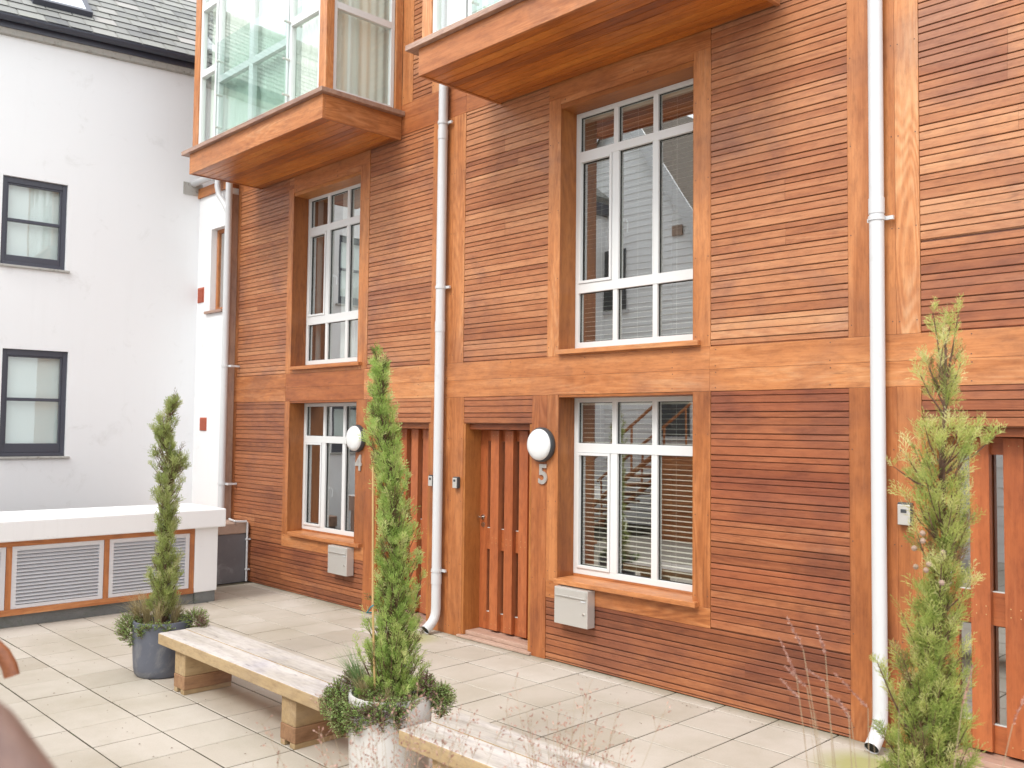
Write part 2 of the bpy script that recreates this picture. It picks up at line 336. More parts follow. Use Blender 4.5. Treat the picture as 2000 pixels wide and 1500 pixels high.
# ================================================================== ground and paving
g0 = MB(); g0.quad((-60,-60,-.0065), (60,-60,-.0065), (60,60,-.0065), (-60,60,-.0065))
o = obj('ground', g0, M['joint']); o['kind'] = 'structure'
TX, TA, TY, TB = -9.3515, .4319, -3.2119, .4393
pv = MB()
for i in range(-4, 33):
    for j in range(-14, 8):
        x0 = TX + i*TA; x1 = x0 + TA; y0 = TY + j*TB; y1 = y0 + TB
        if j == 7: y1 = .02
        if x0 < -10.8: continue
        gp = .0054; t = (min(1, max(0, random.gauss(.55, .13))), 0, 0, 0)
        dz = rnd(-.0012, .0012); tl = [rnd(-.0008, .0008) for _ in range(4)]
        a, b, c, d = x0+gp, x1-gp, y0+gp, y1-gp; e = .004
        top = [(a+e, c+e, dz+tl[0]), (b-e, c+e, dz+tl[1]), (b-e, d-e, dz+tl[2]), (a+e, d-e, dz+tl[3])]
        lo = [(a, c, dz-.004), (b, c, dz-.004), (b, d, dz-.004), (a, d, dz-.004)]
        bo = [(a, c, -.019), (b, c, -.019), (b, d, -.019), (a, d, -.019)]
        pv.face(top, t)
        tm = (t[0], 0, 1, 0)
        for k in range(4):
            k2 = (k+1) % 4
            pv.quad(lo[k], lo[k2], top[k2], top[k], t); pv.quad(bo[k], bo[k2], lo[k2], lo[k], tm)
o = obj('paving', pv, M['paving']); o['kind'] = 'structure'

# ================================================================== timber terrace
terrace = thing('timber_terrace', 'timber clad terrace with projecting glazed bays, slatted orange brown boards and plank doors', 'building', (-6.6, 0, 0))
clad = MB()
def lath(mb, x0, x1, zt, zb, gap, depth, tone):
    y0 = rnd(-.001, .0015); yb = y0 + rnd(0, .0015)
    b = .0025
    p = [(y0+b+.001, zt), (y0+.001, zt-b), (yb, zb+gap+b), (yb+b, zb+gap), (depth, zb+gap), (depth, zb)]
    for (ya, za), (yc, zc) in zip(p, p[1:]):
        mb.quad((x0, ya, za), (x0, yc, zc), (x1, yc, zc), (x1, ya, za), tone)
def panel(x0, x1, z0, z1, phase, pitch, shade=0.0, red=0.0, swing=.14):
    clad.box(x0, x1, .0145, .26, z0, z1, (.0, -.32, 0, 0))
    k0 = math.ceil((z0 - phase)/pitch - 1e-4) - 1; k1 = math.ceil((z1 - phase)/pitch)
    xa, xb = x0 + .002, x1 - .002
    for k in range(k0, k1+1):
        zt = phase + (k+1)*pitch; zb = phase + k*pitch
        laths = [(zt, zt-.040, .006, .011), (zt-.040, zt-.040-.054, .006, .011), (zt-.094, zb, .0082, .0140)]
        xs = [xa]
        base_r = random.random(); base_s = random.gauss(0, swing*.17)
        x = xa + rnd(.5, 2.8)
        while x < xb - .35: xs.append(x); x += rnd(1.3, 3.4)
        xs.append(xb)
        rd = red * rnd(.3, 1.3)
        for a, b in zip(xs, xs[1:]):
            r = random.random(); s = shade + base_s + random.gauss(0, swing*.18)
            for (t, q, gap, dep) in laths:
                t2, q2 = min(t, z1-.001), max(q, z0)
                if t2 - q2 < gap + .006: continue
                gp = gap if q2 == q else .002
                tn = (min(1, max(0, r + rnd(-.03, .03))), s + random.gauss(0, .045), 0, min(1, max(0, rd + random.gauss(0, .05))))
                lath(clad, a + (0 if a == xa else .0006), b - (0 if b == xb else .0006), t2, q2, gp, dep, tn)
PL, PP = 2.2845 - .159*20, .159           # lower phase
PU, UP = 2.662 - .1585*10, .1585          # upper phase
Z1, Z2, Z3, Z4, Z5 = 2.2845, 2.448, 2.619, 5.075, 5.40
# lower storey
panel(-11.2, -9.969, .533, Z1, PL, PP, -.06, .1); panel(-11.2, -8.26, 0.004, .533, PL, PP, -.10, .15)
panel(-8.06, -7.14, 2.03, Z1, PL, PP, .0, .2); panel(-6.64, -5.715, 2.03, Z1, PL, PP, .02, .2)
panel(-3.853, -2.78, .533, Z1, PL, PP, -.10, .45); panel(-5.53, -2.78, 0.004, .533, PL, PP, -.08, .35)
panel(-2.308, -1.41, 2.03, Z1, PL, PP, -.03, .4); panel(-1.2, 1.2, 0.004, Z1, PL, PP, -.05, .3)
# first floor
panel(-11.2, -9.969, Z3, Z4, PU, UP, .07, 0); panel(-8.26, -7.16, Z3, Z4, PU, UP, .08, 0)
panel(-6.66, -5.54, Z3, Z4, PU, UP, .12, 0); panel(-3.853, -2.78, Z3, Z4, PU, UP, .08, .0, .2)
panel(-2.308, 1.2, Z3, 3.19, PU, UP, .06, .35); panel(-2.308, 1.2, 3.19, Z4, PU, UP, .13, 0, .16)
panel(-9.969, -9.851, 4.90, Z4, PU, UP)
# second floor
panel(-11.2, -10.66, Z5, 8.2, PU, UP, .05); panel(-7.52, -7.2, Z5, 8.2, PU, UP, .08); panel(-6.66, -6.2, Z5, 8.2, PU, UP, .05); panel(-3.25, 1.2, Z5, 8.2, PU, UP, .08)
obj('cladding', clad, M['clad'], terrace)

trim = MB(); rev = MB(); nails = MB()
def nail(x, z, y=-.0052):
    nails.lathe([(.0001, 0), (.0042, 0), (.0042, .002)], (x, y, z), 'Y', 8)
def board(x0, x1, z0, z1, vert=True, shade=0.0, red=0.0, y0=-.004, y1=.26, mb=None, nl=True):
    mb = mb or trim
    mb.box(x0+.0006, x1-.0006, y0 + rnd(0, .0015), y1, z0+.0006, z1-.0006, (random.random(), shade, 1.0 if vert else 0.0, red))
    if nl:
        if vert:
            z = z0 + .08
            while z < z1: nail(x0+.022, z, y0-.001); nail(x1-.022, z + .004, y0-.001); z += .6
        else:
            x = x0 + .05
            while x < x1: nail(x, z0+.025, y0-.001); nail(x+.003, z1-.025, y0-.001); x += .9
for s_ in (board,):
    pass
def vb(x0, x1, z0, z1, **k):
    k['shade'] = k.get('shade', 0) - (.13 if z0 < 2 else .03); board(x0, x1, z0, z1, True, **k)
def hb(x0, x1, z0, z1, **k): board(x0, x1, z0, z1, False, **k)
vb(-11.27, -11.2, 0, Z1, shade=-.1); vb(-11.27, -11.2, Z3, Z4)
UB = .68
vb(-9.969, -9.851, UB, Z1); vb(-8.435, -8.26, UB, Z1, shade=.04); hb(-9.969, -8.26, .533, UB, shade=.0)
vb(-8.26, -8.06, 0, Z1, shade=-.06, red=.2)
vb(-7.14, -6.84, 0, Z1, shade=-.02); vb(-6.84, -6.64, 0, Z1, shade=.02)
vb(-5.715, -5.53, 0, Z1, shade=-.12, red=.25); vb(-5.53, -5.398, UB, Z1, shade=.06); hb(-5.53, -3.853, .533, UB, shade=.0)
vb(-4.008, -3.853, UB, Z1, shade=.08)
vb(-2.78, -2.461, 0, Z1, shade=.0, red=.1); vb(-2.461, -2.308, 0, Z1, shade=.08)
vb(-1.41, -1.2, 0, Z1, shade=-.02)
# first floor verticals
vb(-9.969, -9.851, Z3, 4.90, shade=-.06); vb(-8.435, -8.26, Z3, 4.90, shade=.05); hb(-9.851, -8.435, 4.845, 4.90)
hb(-9.851, -8.26, 4.90, Z4, shade=-.02); hb(-9.851, -8.435, Z3, 2.66, nl=False)
vb(-7.16, -6.84, Z3, Z4, shade=-.02); vb(-6.84, -6.66, Z3, Z4, shade=.1)
vb(-5.54, -5.398, Z3, 4.90, shade=.06); vb(-4.008, -3.853, Z3, 4.90, shade=.06); hb(-5.398, -4.008, 4.845, 4.90); hb(-5.54, -3.853, 4.90, Z4)
hb(-5.398, -4.008, Z3, 2.635, nl=False)
vb(-2.78, -2.461, Z3, Z4, shade=.05); vb(-2.461, -2.308, Z3, Z4, shade=.14)
# floor bands, two boards high, jointed
def band(zs, xs, shades):
    for (za, zb) in zs:
        for i, (a, b) in enumerate(zip(xs, xs[1:])):
            sh, rd = shades[i % len(shades)]
            hb(a, b, za, zb, shade=sh + rnd(-.04, .04), red=rd)
band([(Z1, Z2), (Z2, Z3)], [-11.27, -9.95, -8.30, -6.95, -3.86, -.4, 1.2], [(.02, 0), (-.16, .25), (.10, 0), (.02, .08), (.12, 0), (.14, 0)])
band([(Z4, 5.24), (5.24, Z5)], [-11.27, -9.0, -6.66, -3.86, 1.2], [(-.05, .1), (-.16, .3), (-.1, .2), (.02, 0)])
vb(-11.27, -11.2, Z5, 8.2, shade=.1); vb(-7.70, -7.52, Z5, 8.2, shade=.12); vb(-7.2, -6.66, Z5, 8.2, shade=.1)
obj('trim', trim, M['trim'], terrace, bevel=.0016)
obj('nails', nails, M['nail'], terrace)['kind'] = 'stuff'
# roof slab closing the building above the view, and back walls
bk = MB(); bk.box(-11.27, 1.2, -.12, 6, 8.2, 8.4); bk.box(-11.27, -11.2, .26, 6, .0, 8.2); bk.box(1.13, 1.2, .26, 6, 0, 8.2); bk.box(-11.2, 1.13, 5.9, 6, 0, 8.2); bk.box(-11.2, 1.13, 1.9, 1.92, 0, 8.2)
bk.box(-11.2, 1.13, .27, 1.9, 2.44, 2.46); bk.box(-11.2, 1.13, .27, 1.9, 5.2, 5.22)
for x in (-8.22, -5.6, -3.9, -10.0, -7.1, -2.35): bk.box(x-.02, x+.02, .27, 1.9, 0, 5.2)
obj('shell', bk, M['room'], terrace)

# ------------------------------------------------------------------ facade windows
WY = .205
def window(x0, x1, z0, z1, transom, midrail, sill_z, sill_x, sill_y, fill, kind_label):
    """frame with a left casement and a fixed pair on its right, top lights above the transom"""
    f = MB(); gl = MB(); T = (.5, 0, 0, 0)
    y0, y1 = WY, WY + .06
    m1, m2 = x0 + .452, x0 + .873; fw = .042
    f.box(x0, x0+fw, y0, y1, z0, z1, T); f.box(x1-fw, x1, y0, y1, z0, z1, T)
    f.box(x0+fw, x1-fw, y0+.001, y1, z1-fw*.95, z1, T); f.box(x0+fw, x1-fw, y0+.001, y1, z0, z0+.05, T)
    zt0, zt1 = transom
    f.box(x0+fw, x1-fw, y0-.003, y1, zt0, zt1, T)
    # top-light glazing bars
    for mm in (m1, m2): f.box(mm-.024, mm+.024, y0+.002, y1, zt1, z1-fw*.95, T)
    segs = []
    low = z0 + .05
    if midrail:
        f.box(x0+fw, x1-fw, y0-.003, y1, midrail[0], midrail[1], T)
        for mm in (m1, m2): f.box(mm-.024, mm+.024, y0+.002, y1, low, midrail[0], T)
        f.box(x0+fw, x1-fw, y0-.001, y1-.02, midrail[0]+.026, midrail[0]+.030, (0, -.3, 0, 0), 1) if False else None
        c0 = midrail[1]
    else: c0 = low
    # main lights: left casement sash + fixed pair
    f.box(m1-.036, m1+.036, y0, y1, c0, zt0, T); f.box(m2-.030, m2+.030, y0+.002, y1, c0, zt0, T)
    a, b = x0+fw+.002, m1-.038
    for (p, q, r_, s_) in ((a, a+.022, c0+.002, zt0-.002), (b-.022, b, c0+.002, zt0-.002)): f.box(p, q, y0-.012, y0+.04, r_, s_, T)
    f.box(a+.022, b-.022, y0-.011, y0+.04, c0+.002, c0+.026, T); f.box(a+.022, b-.022, y0-.011, y0+.04, zt0-.026, zt0-.002, T)
    # black gasket lines round each light
    def gasket(xa, xb, za, zb):
        e = .005
        for q in ((xa, xa+e, za, zb), (xb-e, xb, za, zb), (xa+e, xb-e, za, za+e), (xa+e, xb-e, zb-e, zb)): f.box(q[0], q[1], y0+.022, y0+.033, q[2], q[3], mi=1)
    cols = [(x0+fw, m1-.024), (m1+.024, m2-.024), (m2+.024, x1-fw)]
    for c in cols:
        gasket(c[0], c[1], zt1, z1-fw*.95)
        if midrail: gasket(c[0], c[1], low, midrail[0])
    gasket(a+.022, b-.022, c0+.026, zt0-.026); gasket(m1+.036, m2-.030, c0, zt0); gasket(m2+.030, x1-fw, c0, zt0)
    w = obj('window', f, [M['frame_white'], M['dark']], terrace, bevel=.002); w['label'] = kind_label
    gl2 = MB(); gl2.quad((x0+.02, y0+.034, z0+.02), (x1-.02, y0+.034, z0+.02), (x1-.02, y0+.034, z1-.02), (x0+.02, y0+.034, z1-.02))
    obj('pane', gl2, M['glass'], w)
    s = MB(); s.box(sill_x[0], sill_x[1], sill_y, 0.0, sill_z-.040, sill_z, (random.random(), .05, 0, 0)); s.box(x0+.001, x1-.001, 0.0, WY-.001, sill_z-.038, sill_z-.001, (random.random(), .03, 0, 0))
    s.box(x0+.001, x1-.001, WY-.001, WY+.06, sill_z-.038, z0-.001, (random.random(), .0, 0, 0))
    obj('sill', s, M['trim'], w, bevel=.004)
    hd = MB()
    hx = (a+b)/2
    hd.box(m1-.03+.05, m1+.038, y0+.06, y0+.075, (c0+zt0)/2-.05, (c0+zt0)/2-.02); hd.tube([(m1+.05, y0+.08, (c0+zt0)/2-.03), (m1+.058, y0+.10, (c0+zt0)/2-.06), (m1+.05, y0+.10, (c0+zt0)/2-.14)], .006, 8)
    obj('handle', hd, M['pvc'], w)
    if fill == 'blind':
        b_ = MB(); z = z0 + .03
        while z < z1 - .06:
            t = .004
            b_.face([(x0+.03, y0+.085, z), (x1-.03, y0+.085, z), (x1-.03, y0+.110, z+.006), (x0+.03, y0+.110, z+.006)]); b_.face([(x0+.03, y0+.085, z+.0012), (x1-.03, y0+.085, z+.0012), (x1-.03, y0+.110, z+.0072), (x0+.03, y0+.110, z+.0072)]); z += .041
        b_.box(x0+.02, x1-.02, y0+.078, y0+.115, z1-.06, z1-.025)
        for q in (.18, .58, .98): b_.tube([(x0+q*1.0+.05, y0+.084, z0+.02), (x0+q*1.0+.05, y0+.084, z1-.03)], .0012, 4)
        obj('blind', b_, M['blind'], w)
    elif fill == 'curtain':
        for (xa, xb) in ((x0+.52, x1), (x0, x0+.06)):
            b_ = MB(); n = 60; pr = None
            for i in range(n+1):
                x = xa + (xb-xa)*i/n; y = y0 + .16 + .022*math.sin(i*1.15) + .01*math.sin(i*.43)
                if pr: b_.quad((pr[0], pr[1], z0-.05), (x, y, z0-.05), (x, y, z1), (pr[0], pr[1], z1))
                pr = (x, y)
            obj('curtain', b_, M['curtain'], w, smooth=True)
    return w
W5x = (-5.398, -4.008); W4x = (-9.851, -8.435)
window(W5x[0], W5x[1], .735, 2.262, (1.787, 1.868), None, .715, (-5.385, -3.952), -.06, 'blind', 'ground floor window right of door 5, horizontal blind behind the glass')
window(W5x[0], W5x[1], 2.70, 4.80, (4.374, 4.447), (3.185, 3.268), 2.672, (-5.39, -3.937), -.05, 'blind', 'tall upper window above the number 5 window, blind part way down')
window(W4x[0], W4x[1], .735, 2.262, (1.787, 1.868), None, .715, (-9.76, -8.29), -.05, 'none', 'ground floor window behind the central cypress')
window(W4x[0], W4x[1], 2.735, 4.81, (4.345, 4.43), (3.225, 3.325), 2.70, (-9.80, -8.35), -.05, 'curtain', 'tall upper window with white curtains')
# head reveal filler above windows, lined in oiled timber
for (a, b, zt) in ((W5x[0], W5x[1], 2.262), (W4x[0], W4x[1], 2.262)): rev.box(a+.001, b-.001, .0, .259, zt, Z1-.002, (random.random(), -.1, 0, .2))
for (a, b) in (W5x, W4x): rev.box(a+.001, b-.001, .004, .259, 4.802, 4.844, (random.random(), 0, 0, 0))
# thin oiled lining boards on the reveals
for (a, z0_, z1_) in ((W5x[0], .716, 2.262), (W4x[0], .716, 2.262), (W5x[0], 2.673, 4.802), (W4x[0], 2.701, 4.802)):
    rev.box(a+.0006, a+.004, -.002, WY-.001, z0_, z1_, (random.random(), -.05, 1, 0))
for (a, z0_, z1_) in ((W5x[1], .716, 2.262), (W4x[1], .716, 2.262), (W5x[1], 2.673, 4.802), (W4x[1], 2.701, 4.802)):
    rev.box(a-.004, a-.0006, -.002, WY-.001, z0_, z1_, (random.random(), -.05, 1, 0))
for (a, b) in ((-6.64, -5.715), (-8.06, -7.14), (-2.308, -1.41)):
    rev.box(a+.0006, a+.03, .0, .259, .03, 2.029, (random.random(), -.02, 1, 0)); rev.box(b-.03, b-.0006, .0, .259, .03, 2.029, (random.random(), -.02, 1, 0))
    rev.box(a+.03, b-.03, .05, .259, 1.975, 2.029, (random.random(), -.16, 0, .5))
for lo, hi, nm in ((-10, -8.3, 0), (-8.3, -7, 0), (-7, -5.6, 0), (-5.6, -3.9, 0), (-3, -1, 0)):
    for up in (0, 1):
        q = MB()
        for k in range(0, len(rev.v), 8):
            vv = rev.v[k:k+8]; cx_ = sum(v[0] for v in vv)/8; zmin = min(v[2] for v in vv)
            if lo < cx_ < hi and (zmin > 2.5) == bool(up):
                nq = len(q.v); q.v += vv; fk = k//8*6
                for j_ in range(6): q.f.append(tuple(nq + i_ - k for i_ in rev.f[fk+j_])); q.t.append(rev.t[fk+j_]); q.mi.append(0)
        if q.v: obj('reveal_lining', q, M['reveal'], terrace, bevel=.0015)

# ------------------------------------------------------------------ doors
def door(x0, x1, label):
    y = .20; T = lambda v, s=0: (random.random()*.5+.25, s, v, 0)
    L = MB(); a, b = x0+.031, x1-.031
    s1 = x0 + .135; slots = [(s1, s1+.10), (s1+.193, s1+.293), (s1+.386, s1+.486)]
    slots = [(p, q) for p, q in slots]
    xs = [a] + [v for pq in slots for v in pq] + [b]
    for i in range(0, len(xs), 2): L.box(xs[i]+.0003, xs[i+1]-.0003, y, y+.045, .07, 1.972, T(1))
    for p, q in slots:
        L.box(p, q, y+.001, y+.044, .07, .235, T(0, -.04)); L.box(p, q, y+.001, y+.044, .83, 1.03, T(0)); L.box(p, q, y+.001, y+.044, 1.865, 1.972, T(0, -.03))
    for p, q in slots:
        for za in (.235, 1.03): L.box(p, q, y+.003, y+.02, za, za+.006, mi=1)
    d = obj('door', L, [M['door'], M['frame']], terrace, bevel=.0015); d['label'] = label
    for p, q in slots:
        k = MB(); xp = q - .012
        k.box(xp, xp+.112, y-.046, y-.001, .085, 1.966, T(1, .02))
        for z in (.14, .90, .95, 1.92):
            for xx in (.032, .087): k.lathe([(.0001, 0), (.004, 0), (.004, .002)], (xp+xx, y-.0475, z), 'Y', 8, mi=1)
        obj('plank', k, [M['door'], M['cane']], d, bevel=.003)
    gl = MB()
    for p, q in slots:
        for (za, zb) in ((.235, .83), (1.03, 1.865)): gl.quad((p, y+.022, za), (q, y+.022, za), (q, y+.022, zb), (p, y+.022, zb))
    obj('pane', gl, M['glass'], d)
    h = MB(); hx = a + .045
    h.lathe([(.0001, -.009), (.024, -.008), (.026, 0)], (hx, y, 1.13), 'Y', 20); h.tube([(hx, y-.006, 1.13), (hx, y-.045, 1.13), (hx-.012, y-.055, 1.13), (hx+.10-.05, y-.055, 1.128)], .009, 10)
    h.lathe([(.0001, -.008), (.021, -.007), (.024, 0)], (hx, y, 1.055), 'Y', 20)
    obj('handle', h, M['chrome'], d, smooth='auto')
    th = MB(); th.box(x0+.001, x1-.001, .03, .259, .028, .064, T(0, .02)); th.box(x0-.03, x1+.02, -.035, .028, .004, .026, T(0, .1)); th.box(x0+.002, x1-.002, .028, .20, .002, .026, T(0, .08))
    obj('threshold', th, M['deck'], d, bevel=.004)
    return d
door(-6.64, -5.715, 'plank door of number 5 with narrow glazed slots and a steel handle')
door(-8.06, -7.14, 'plank door of number 4 half hidden by the central cypress')
door(-2.308, -1.41, 'plank door at the right edge behind the golden cypress')

# ------------------------------------------------------------------ glazed bays
def bay(x0, x1, label, full):
    z0, z1, zs = 5.03, 5.275, 5.325; yo = -.98
    b = MB(); T = lambda s=0, d=0, rd=0: (random.random(), s, d, rd)
    # boxed floor: fascia boards
    b.box(x0, x1, yo, yo+.03, z0, z1, T(-.02, 0, .05)); b.box(x1-.03, x1, yo+.031, -.005, z0, z1, T(-.02, .5)); b.box(x0, x0+.03, yo+.031, -.005, z0, z1, T(-.12, .5))
    # posts and roof beam
    for x in (x0+.001, x1-.13):
        b.box(x, x+.129, yo+.03, yo+.12, zs, 7.9, T(.12, 1))
    for x in ((x0+.43,) if not full else ()): b.box(x, x+.03, yo+.05, yo+.11, zs, 7.9, T(.12, 1))
    b.box(x0, x1, yo+.02, 0, 7.9, 8.15, T(0, 0)); b.box(x1-.08, x1-.002, -.09, -.004, zs, 7.9, T(.1, 1)); b.box(x0+.002, x0+.08, -.09, -.004, zs, 7.9, T(.1, 1))
    B = obj('bay_window', b, M['trim'], terrace, bevel=.003); B['label'] = label
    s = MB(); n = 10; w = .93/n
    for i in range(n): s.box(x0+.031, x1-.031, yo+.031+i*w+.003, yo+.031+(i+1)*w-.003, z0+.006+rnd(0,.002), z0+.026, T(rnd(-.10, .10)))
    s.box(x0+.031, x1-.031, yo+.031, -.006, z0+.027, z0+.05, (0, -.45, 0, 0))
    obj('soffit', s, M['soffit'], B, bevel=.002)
    s = MB(); s.box(x0-.13, x1+.06, yo-.05, -.005, z1+.001, zs-.001, T(-.02)); obj('sill', s, M['deck'], B, bevel=.004)
    # window frames
    f = MB(); g_ = MB(); F = (.5, 0, 0, 0); fy0, fy1 = yo+.045, yo+.10
    def light(xa, xb, rails, top=7.9):
        f.box(xa, xa+.045, fy0, fy1, zs, top, F); f.box(xb-.045, xb, fy0, fy1, zs, top, F)
        f.box(xa+.045, xb-.045, fy0+.001, fy1, zs, zs+.05, F); f.box(xa+.045, xb-.045, fy0+.001, fy1, top-.05, top, F)
        for r in rails: f.box(xa+.045, xb-.045, fy0-.004, fy1, r-.04, r+.04, F)
        g_.quad((xa+.02, fy0+.03, zs+.02), (xb-.02, fy0+.03, zs+.02), (xb-.02, fy0+.03, top-.02), (xa+.02, fy0+.03, top-.02))
    l0, l1 = x0+.13, x0+.56; r0, r1 = x1-.74, x1-.13; c0, c1 = l1+.03, r0-.02; cm = (c0+c1)/2
    light(l0, l1, (6.23, 7.05)); light(r0, r1, (6.22, 7.05)); light(c0, cm, (6.05,)); light(cm, c1, (6.05,))
    # side lights
    for sx in (x1-.075, x0+.03):
        ya, yb = yo+.125, -.095
        f.box(sx, sx+.05, ya, ya+.045, zs, 7.9, F); f.box(sx, sx+.05, yb-.045, yb, zs, 7.9, F); f.box(sx+.001, sx+.05, ya+.045, yb-.045, zs, zs+.05, F)
        f.box(sx-.002, sx+.052, ya+.045, yb-.045, 6.20, 6.27, F)
        g_.quad((sx+.025, ya+.02, zs+.02), (sx+.025, yb-.02, zs+.02), (sx+.025, yb-.02, 7.88), (sx+.025, ya+.02, 7.88))
    obj('window_frame', f, M['frame_white'], B, bevel=.003); obj('pane', g_, M['glass_bay'], B)
    cu_ = MB(); pr = None; n = 260
    for i in range(n+1):
        x = x0+.17 + (x1-x0-.32)*i/n; y = yo + .17 + .018*math.sin(i*.9) + .008*math.sin(i*.31)
        if pr: cu_.quad((pr[0], pr[1], zs), (x, y, zs), (x, y, 7.9), (pr[0], pr[1], 7.9))
        pr = (x, y)
    pr = None
    for i in range(61):
        y = yo+.17 + .8*i/60; x = x1-.155 + .006*math.sin(i*.8)
        if pr: cu_.quad((pr[0], pr[1], zs), (x, y, zs), (x, y, 7.9), (pr[0], pr[1], 7.9))
        pr = (x, y)
    obj('blind', cu_, M['curtain_green'], B, smooth=True)
    fl = MB(); fl.box(x0+.09, x1-.09, yo+.13, -.01, zs, zs+.012); obj('floor', fl, M['room_light'], B)
    bal = MB(); bx0, bx1 = x0+.70, x1-.70; yb = yo - .02
    bal.box(bx0, bx1, yb-.006, yb+.006, zs+.03, zs+1.12); obj('balustrade_glass', bal, M['glass_green'], B)
    for x in (bx0+.02, bx1-.02):
        for z in (zs+.12, zs+.5, zs+.9): cl = MB(); cl.tube([(x, yb-.014, z), (x, fy0, z)], .013, 10); obj('clamp', cl, M['steel'], B)
    return B
bay(-10.65, -7.70, 'left glazed bay with greenish balustrade glass and timber floor box', True)
bay(-6.18, -3.27, 'right glazed bay cut off by the top edge of the picture', True)

# ================================================================== fittings on the facade
def text_mesh(ch, size, depth, off):
    cv = bpy.data.curves.new('t', 'FONT'); cv.body = ch; cv.size = size; cv.extrude = depth; cv.offset = off; cv.align_x = 'CENTER'; cv.align_y = 'CENTER'; cv.resolution_u = 6
    o = bpy.data.objects.new('t', cv); C.objects.link(o); dg = bpy.context.evaluated_depsgraph_get()
    me = bpy.data.meshes.new_from_object(o.evaluated_get(dg)); bpy.data.objects.remove(o); return me
def number(ch, x, z, label):
    me = text_mesh(ch, .235, .006, .006); me.name = 'house_number'; me.materials.append(M['number'])
    o = bpy.data.objects.new('house_number', me); C.objects.link(o); o.location = (x, -.013, z); o.rotation_euler = (R(90), 0, 0)
    tag(o, label, 'house number', 'house numbers'); return o
number('5', -5.565, 1.583, 'metal house number 5 fixed beside the slotted door under its lamp')
number('4', -8.36, 1.583, 'metal house number 4 partly behind the central cypress')
def lamp(x, z, label):
    t = thing('wall_lamp', label, 'lamp', (x, -.005, z), group='round wall lamps')
    b = MB(); b.lathe([(.0001, 0), (.148, 0), (.151, -.006), (.151, -.040), (.145, -.050), (.132, -.052)], (x, -.005, z), 'Y', 48); obj('lamp_body', b, M['lampbody'], t, smooth='auto')
    d = MB(); d.lathe([(.138, -.046), (.137, -.060), (.124, -.076), (.095, -.088), (.05, -.095), (.0001, -.097)], (x, -.005, z), 'Y', 48); obj('lamp_shade', d, M['opal'], t, smooth=True)
    return t
lamp(-5.575, 1.850, 'round white bulkhead lamp with dark rim above the number 5'); lamp(-8.39, 1.858, 'round white bulkhead lamp above the number 4, half behind cypress foliage')
def mailbox(x0, label):
    x1 = x0 + .37; t = thing('mailbox', label, 'mailbox', (x0+.185, 0, .36), group='steel mailboxes')
    b = MB(); b.box(x0, x1, -.10, -.006, .358, .664); obj('box_body', b, M['steel'], t, bevel=.004)
    f = MB(); f.box(x0+.012, x1-.012, -.108, -.101, .592, .655); f.box(x0+.02, x1-.02, -.113, -.1085, .592, .602); obj('flap', f, M['steel'], t, bevel=.002)
    l = MB(); l.box(x1-.07, x1-.02, -.106, -.101, .568, .580); obj('name_slot', l, M['pvc'], t); l = MB(); l.lathe([(.0001, -.008), (.009, -.008), (.010, 0)], (x1-.04, -.100, .47), 'Y', 16); obj('lock', l, M['chrome'], t); return t
mailbox(-5.335, 'steel mailbox under the sill of the window beside number 5'); mailbox(-8.795, 'steel mailbox under the left ground floor window, left of the central cypress')
def keybox(x, z, label, k=1.0):
    t = thing('key_safe', label, 'key safe', (x, 0, z), group='key safes')
    b = MB(); b.box(x-.034*k, x+.034*k, -.045, -.006, z-.055*k, z+.055*k); obj('body', b, M['lampbody'], t, bevel=.008)
    f = MB(); f.box(x-.030*k, x+.030*k, -.052, -.0455, z-.052*k, z+.045*k); obj('cover', f, M['steel'], t, bevel=.004)
    l = MB(); l.box(x-.014*k, x+.014*k, -.056, -.0525, z+.008, z+.030); obj('dial_window', l, M['lampbody'], t, bevel=.002); return t
keybox(-6.705, 1.462, 'grey key safe right of the downpipe, beside the number 5 door'); keybox(-7.075, 1.462, 'grey key safe left of the central downpipe, beside the number 4 door'); keybox(-2.405, 1.485, 'grey key safe on the post beside the golden cypress', 1.3)
def downpipe(x, y, r, z0, z1, joints, brackets, label, shoe=True, bend=(-.0, -.16)):
    t = thing('downpipe', label, 'downpipe', (x, y, z0), group='white downpipes')
    p = MB()
    pts = [(x, y, z1), (x, y, z0+.24)]
    if shoe: pts += [(x, y-.004, z0+.19), (x, y-.02, z0+.145), (x, y-.045, z0+.11), (x-.0, y-.085, z0+.075), (x, y-.13, z0+.045)]
    p.tube(pts, r, 24, cap=False); obj('pipe', p, M['pvc'], t, smooth=True)
    if shoe:
        q = MB(); q.tube([(x, y-.126, z0+.0478), (x, y-.10, z0+.066)], r*.9, 20, cap=True); obj('pipe_mouth', q, M['dark'], t)
    for z in joints:
        c = MB(); c.tube([(x, y, z+.05), (x, y, z-.05)], r*1.09, 24, cap=True); obj('collar', c, M['pvc'], t, smooth='auto')
    for z in brackets:
        b = MB(); b.tube([(x, y, z+.014), (x, y, z-.014)], r*1.14, 24); b.box(x-r-.028, x+r+.05, y+r-.022, y+r-.002, z-.012, z+.012); b.box(x-.02, x+.02, y+r-.003, -.006 if y > -.1 else y+r+.01, z-.011, z+.011)
        obj('bracket', b, M['pvc'], t, smooth='auto')
    return t
downpipe(-6.935, -.068, .047, -.002, 8.0, (.52, 2.98, 4.90), (.60, 3.37, 5.02), 'white downpipe between the doors of numbers 4 and 5')
downpipe(-2.555, -.068, .046, -.002, 8.0, (3.45,), (3.37,), 'white downpipe at the right, beside the golden cypress')

# ================================================================== white building on the left
PHI = R(-4)
wh = thing('white_house', 'white rendered house with slate roof, dark gutter and two dark sash windows', 'building', (-12.22, -.1, 0), PHI, local=True)
wl = MB()
wins = [(-2.465, -1.72, 3.94, 5.045, 0.0), (-2.40, -1.65, 1.57, 2.90, .035)]
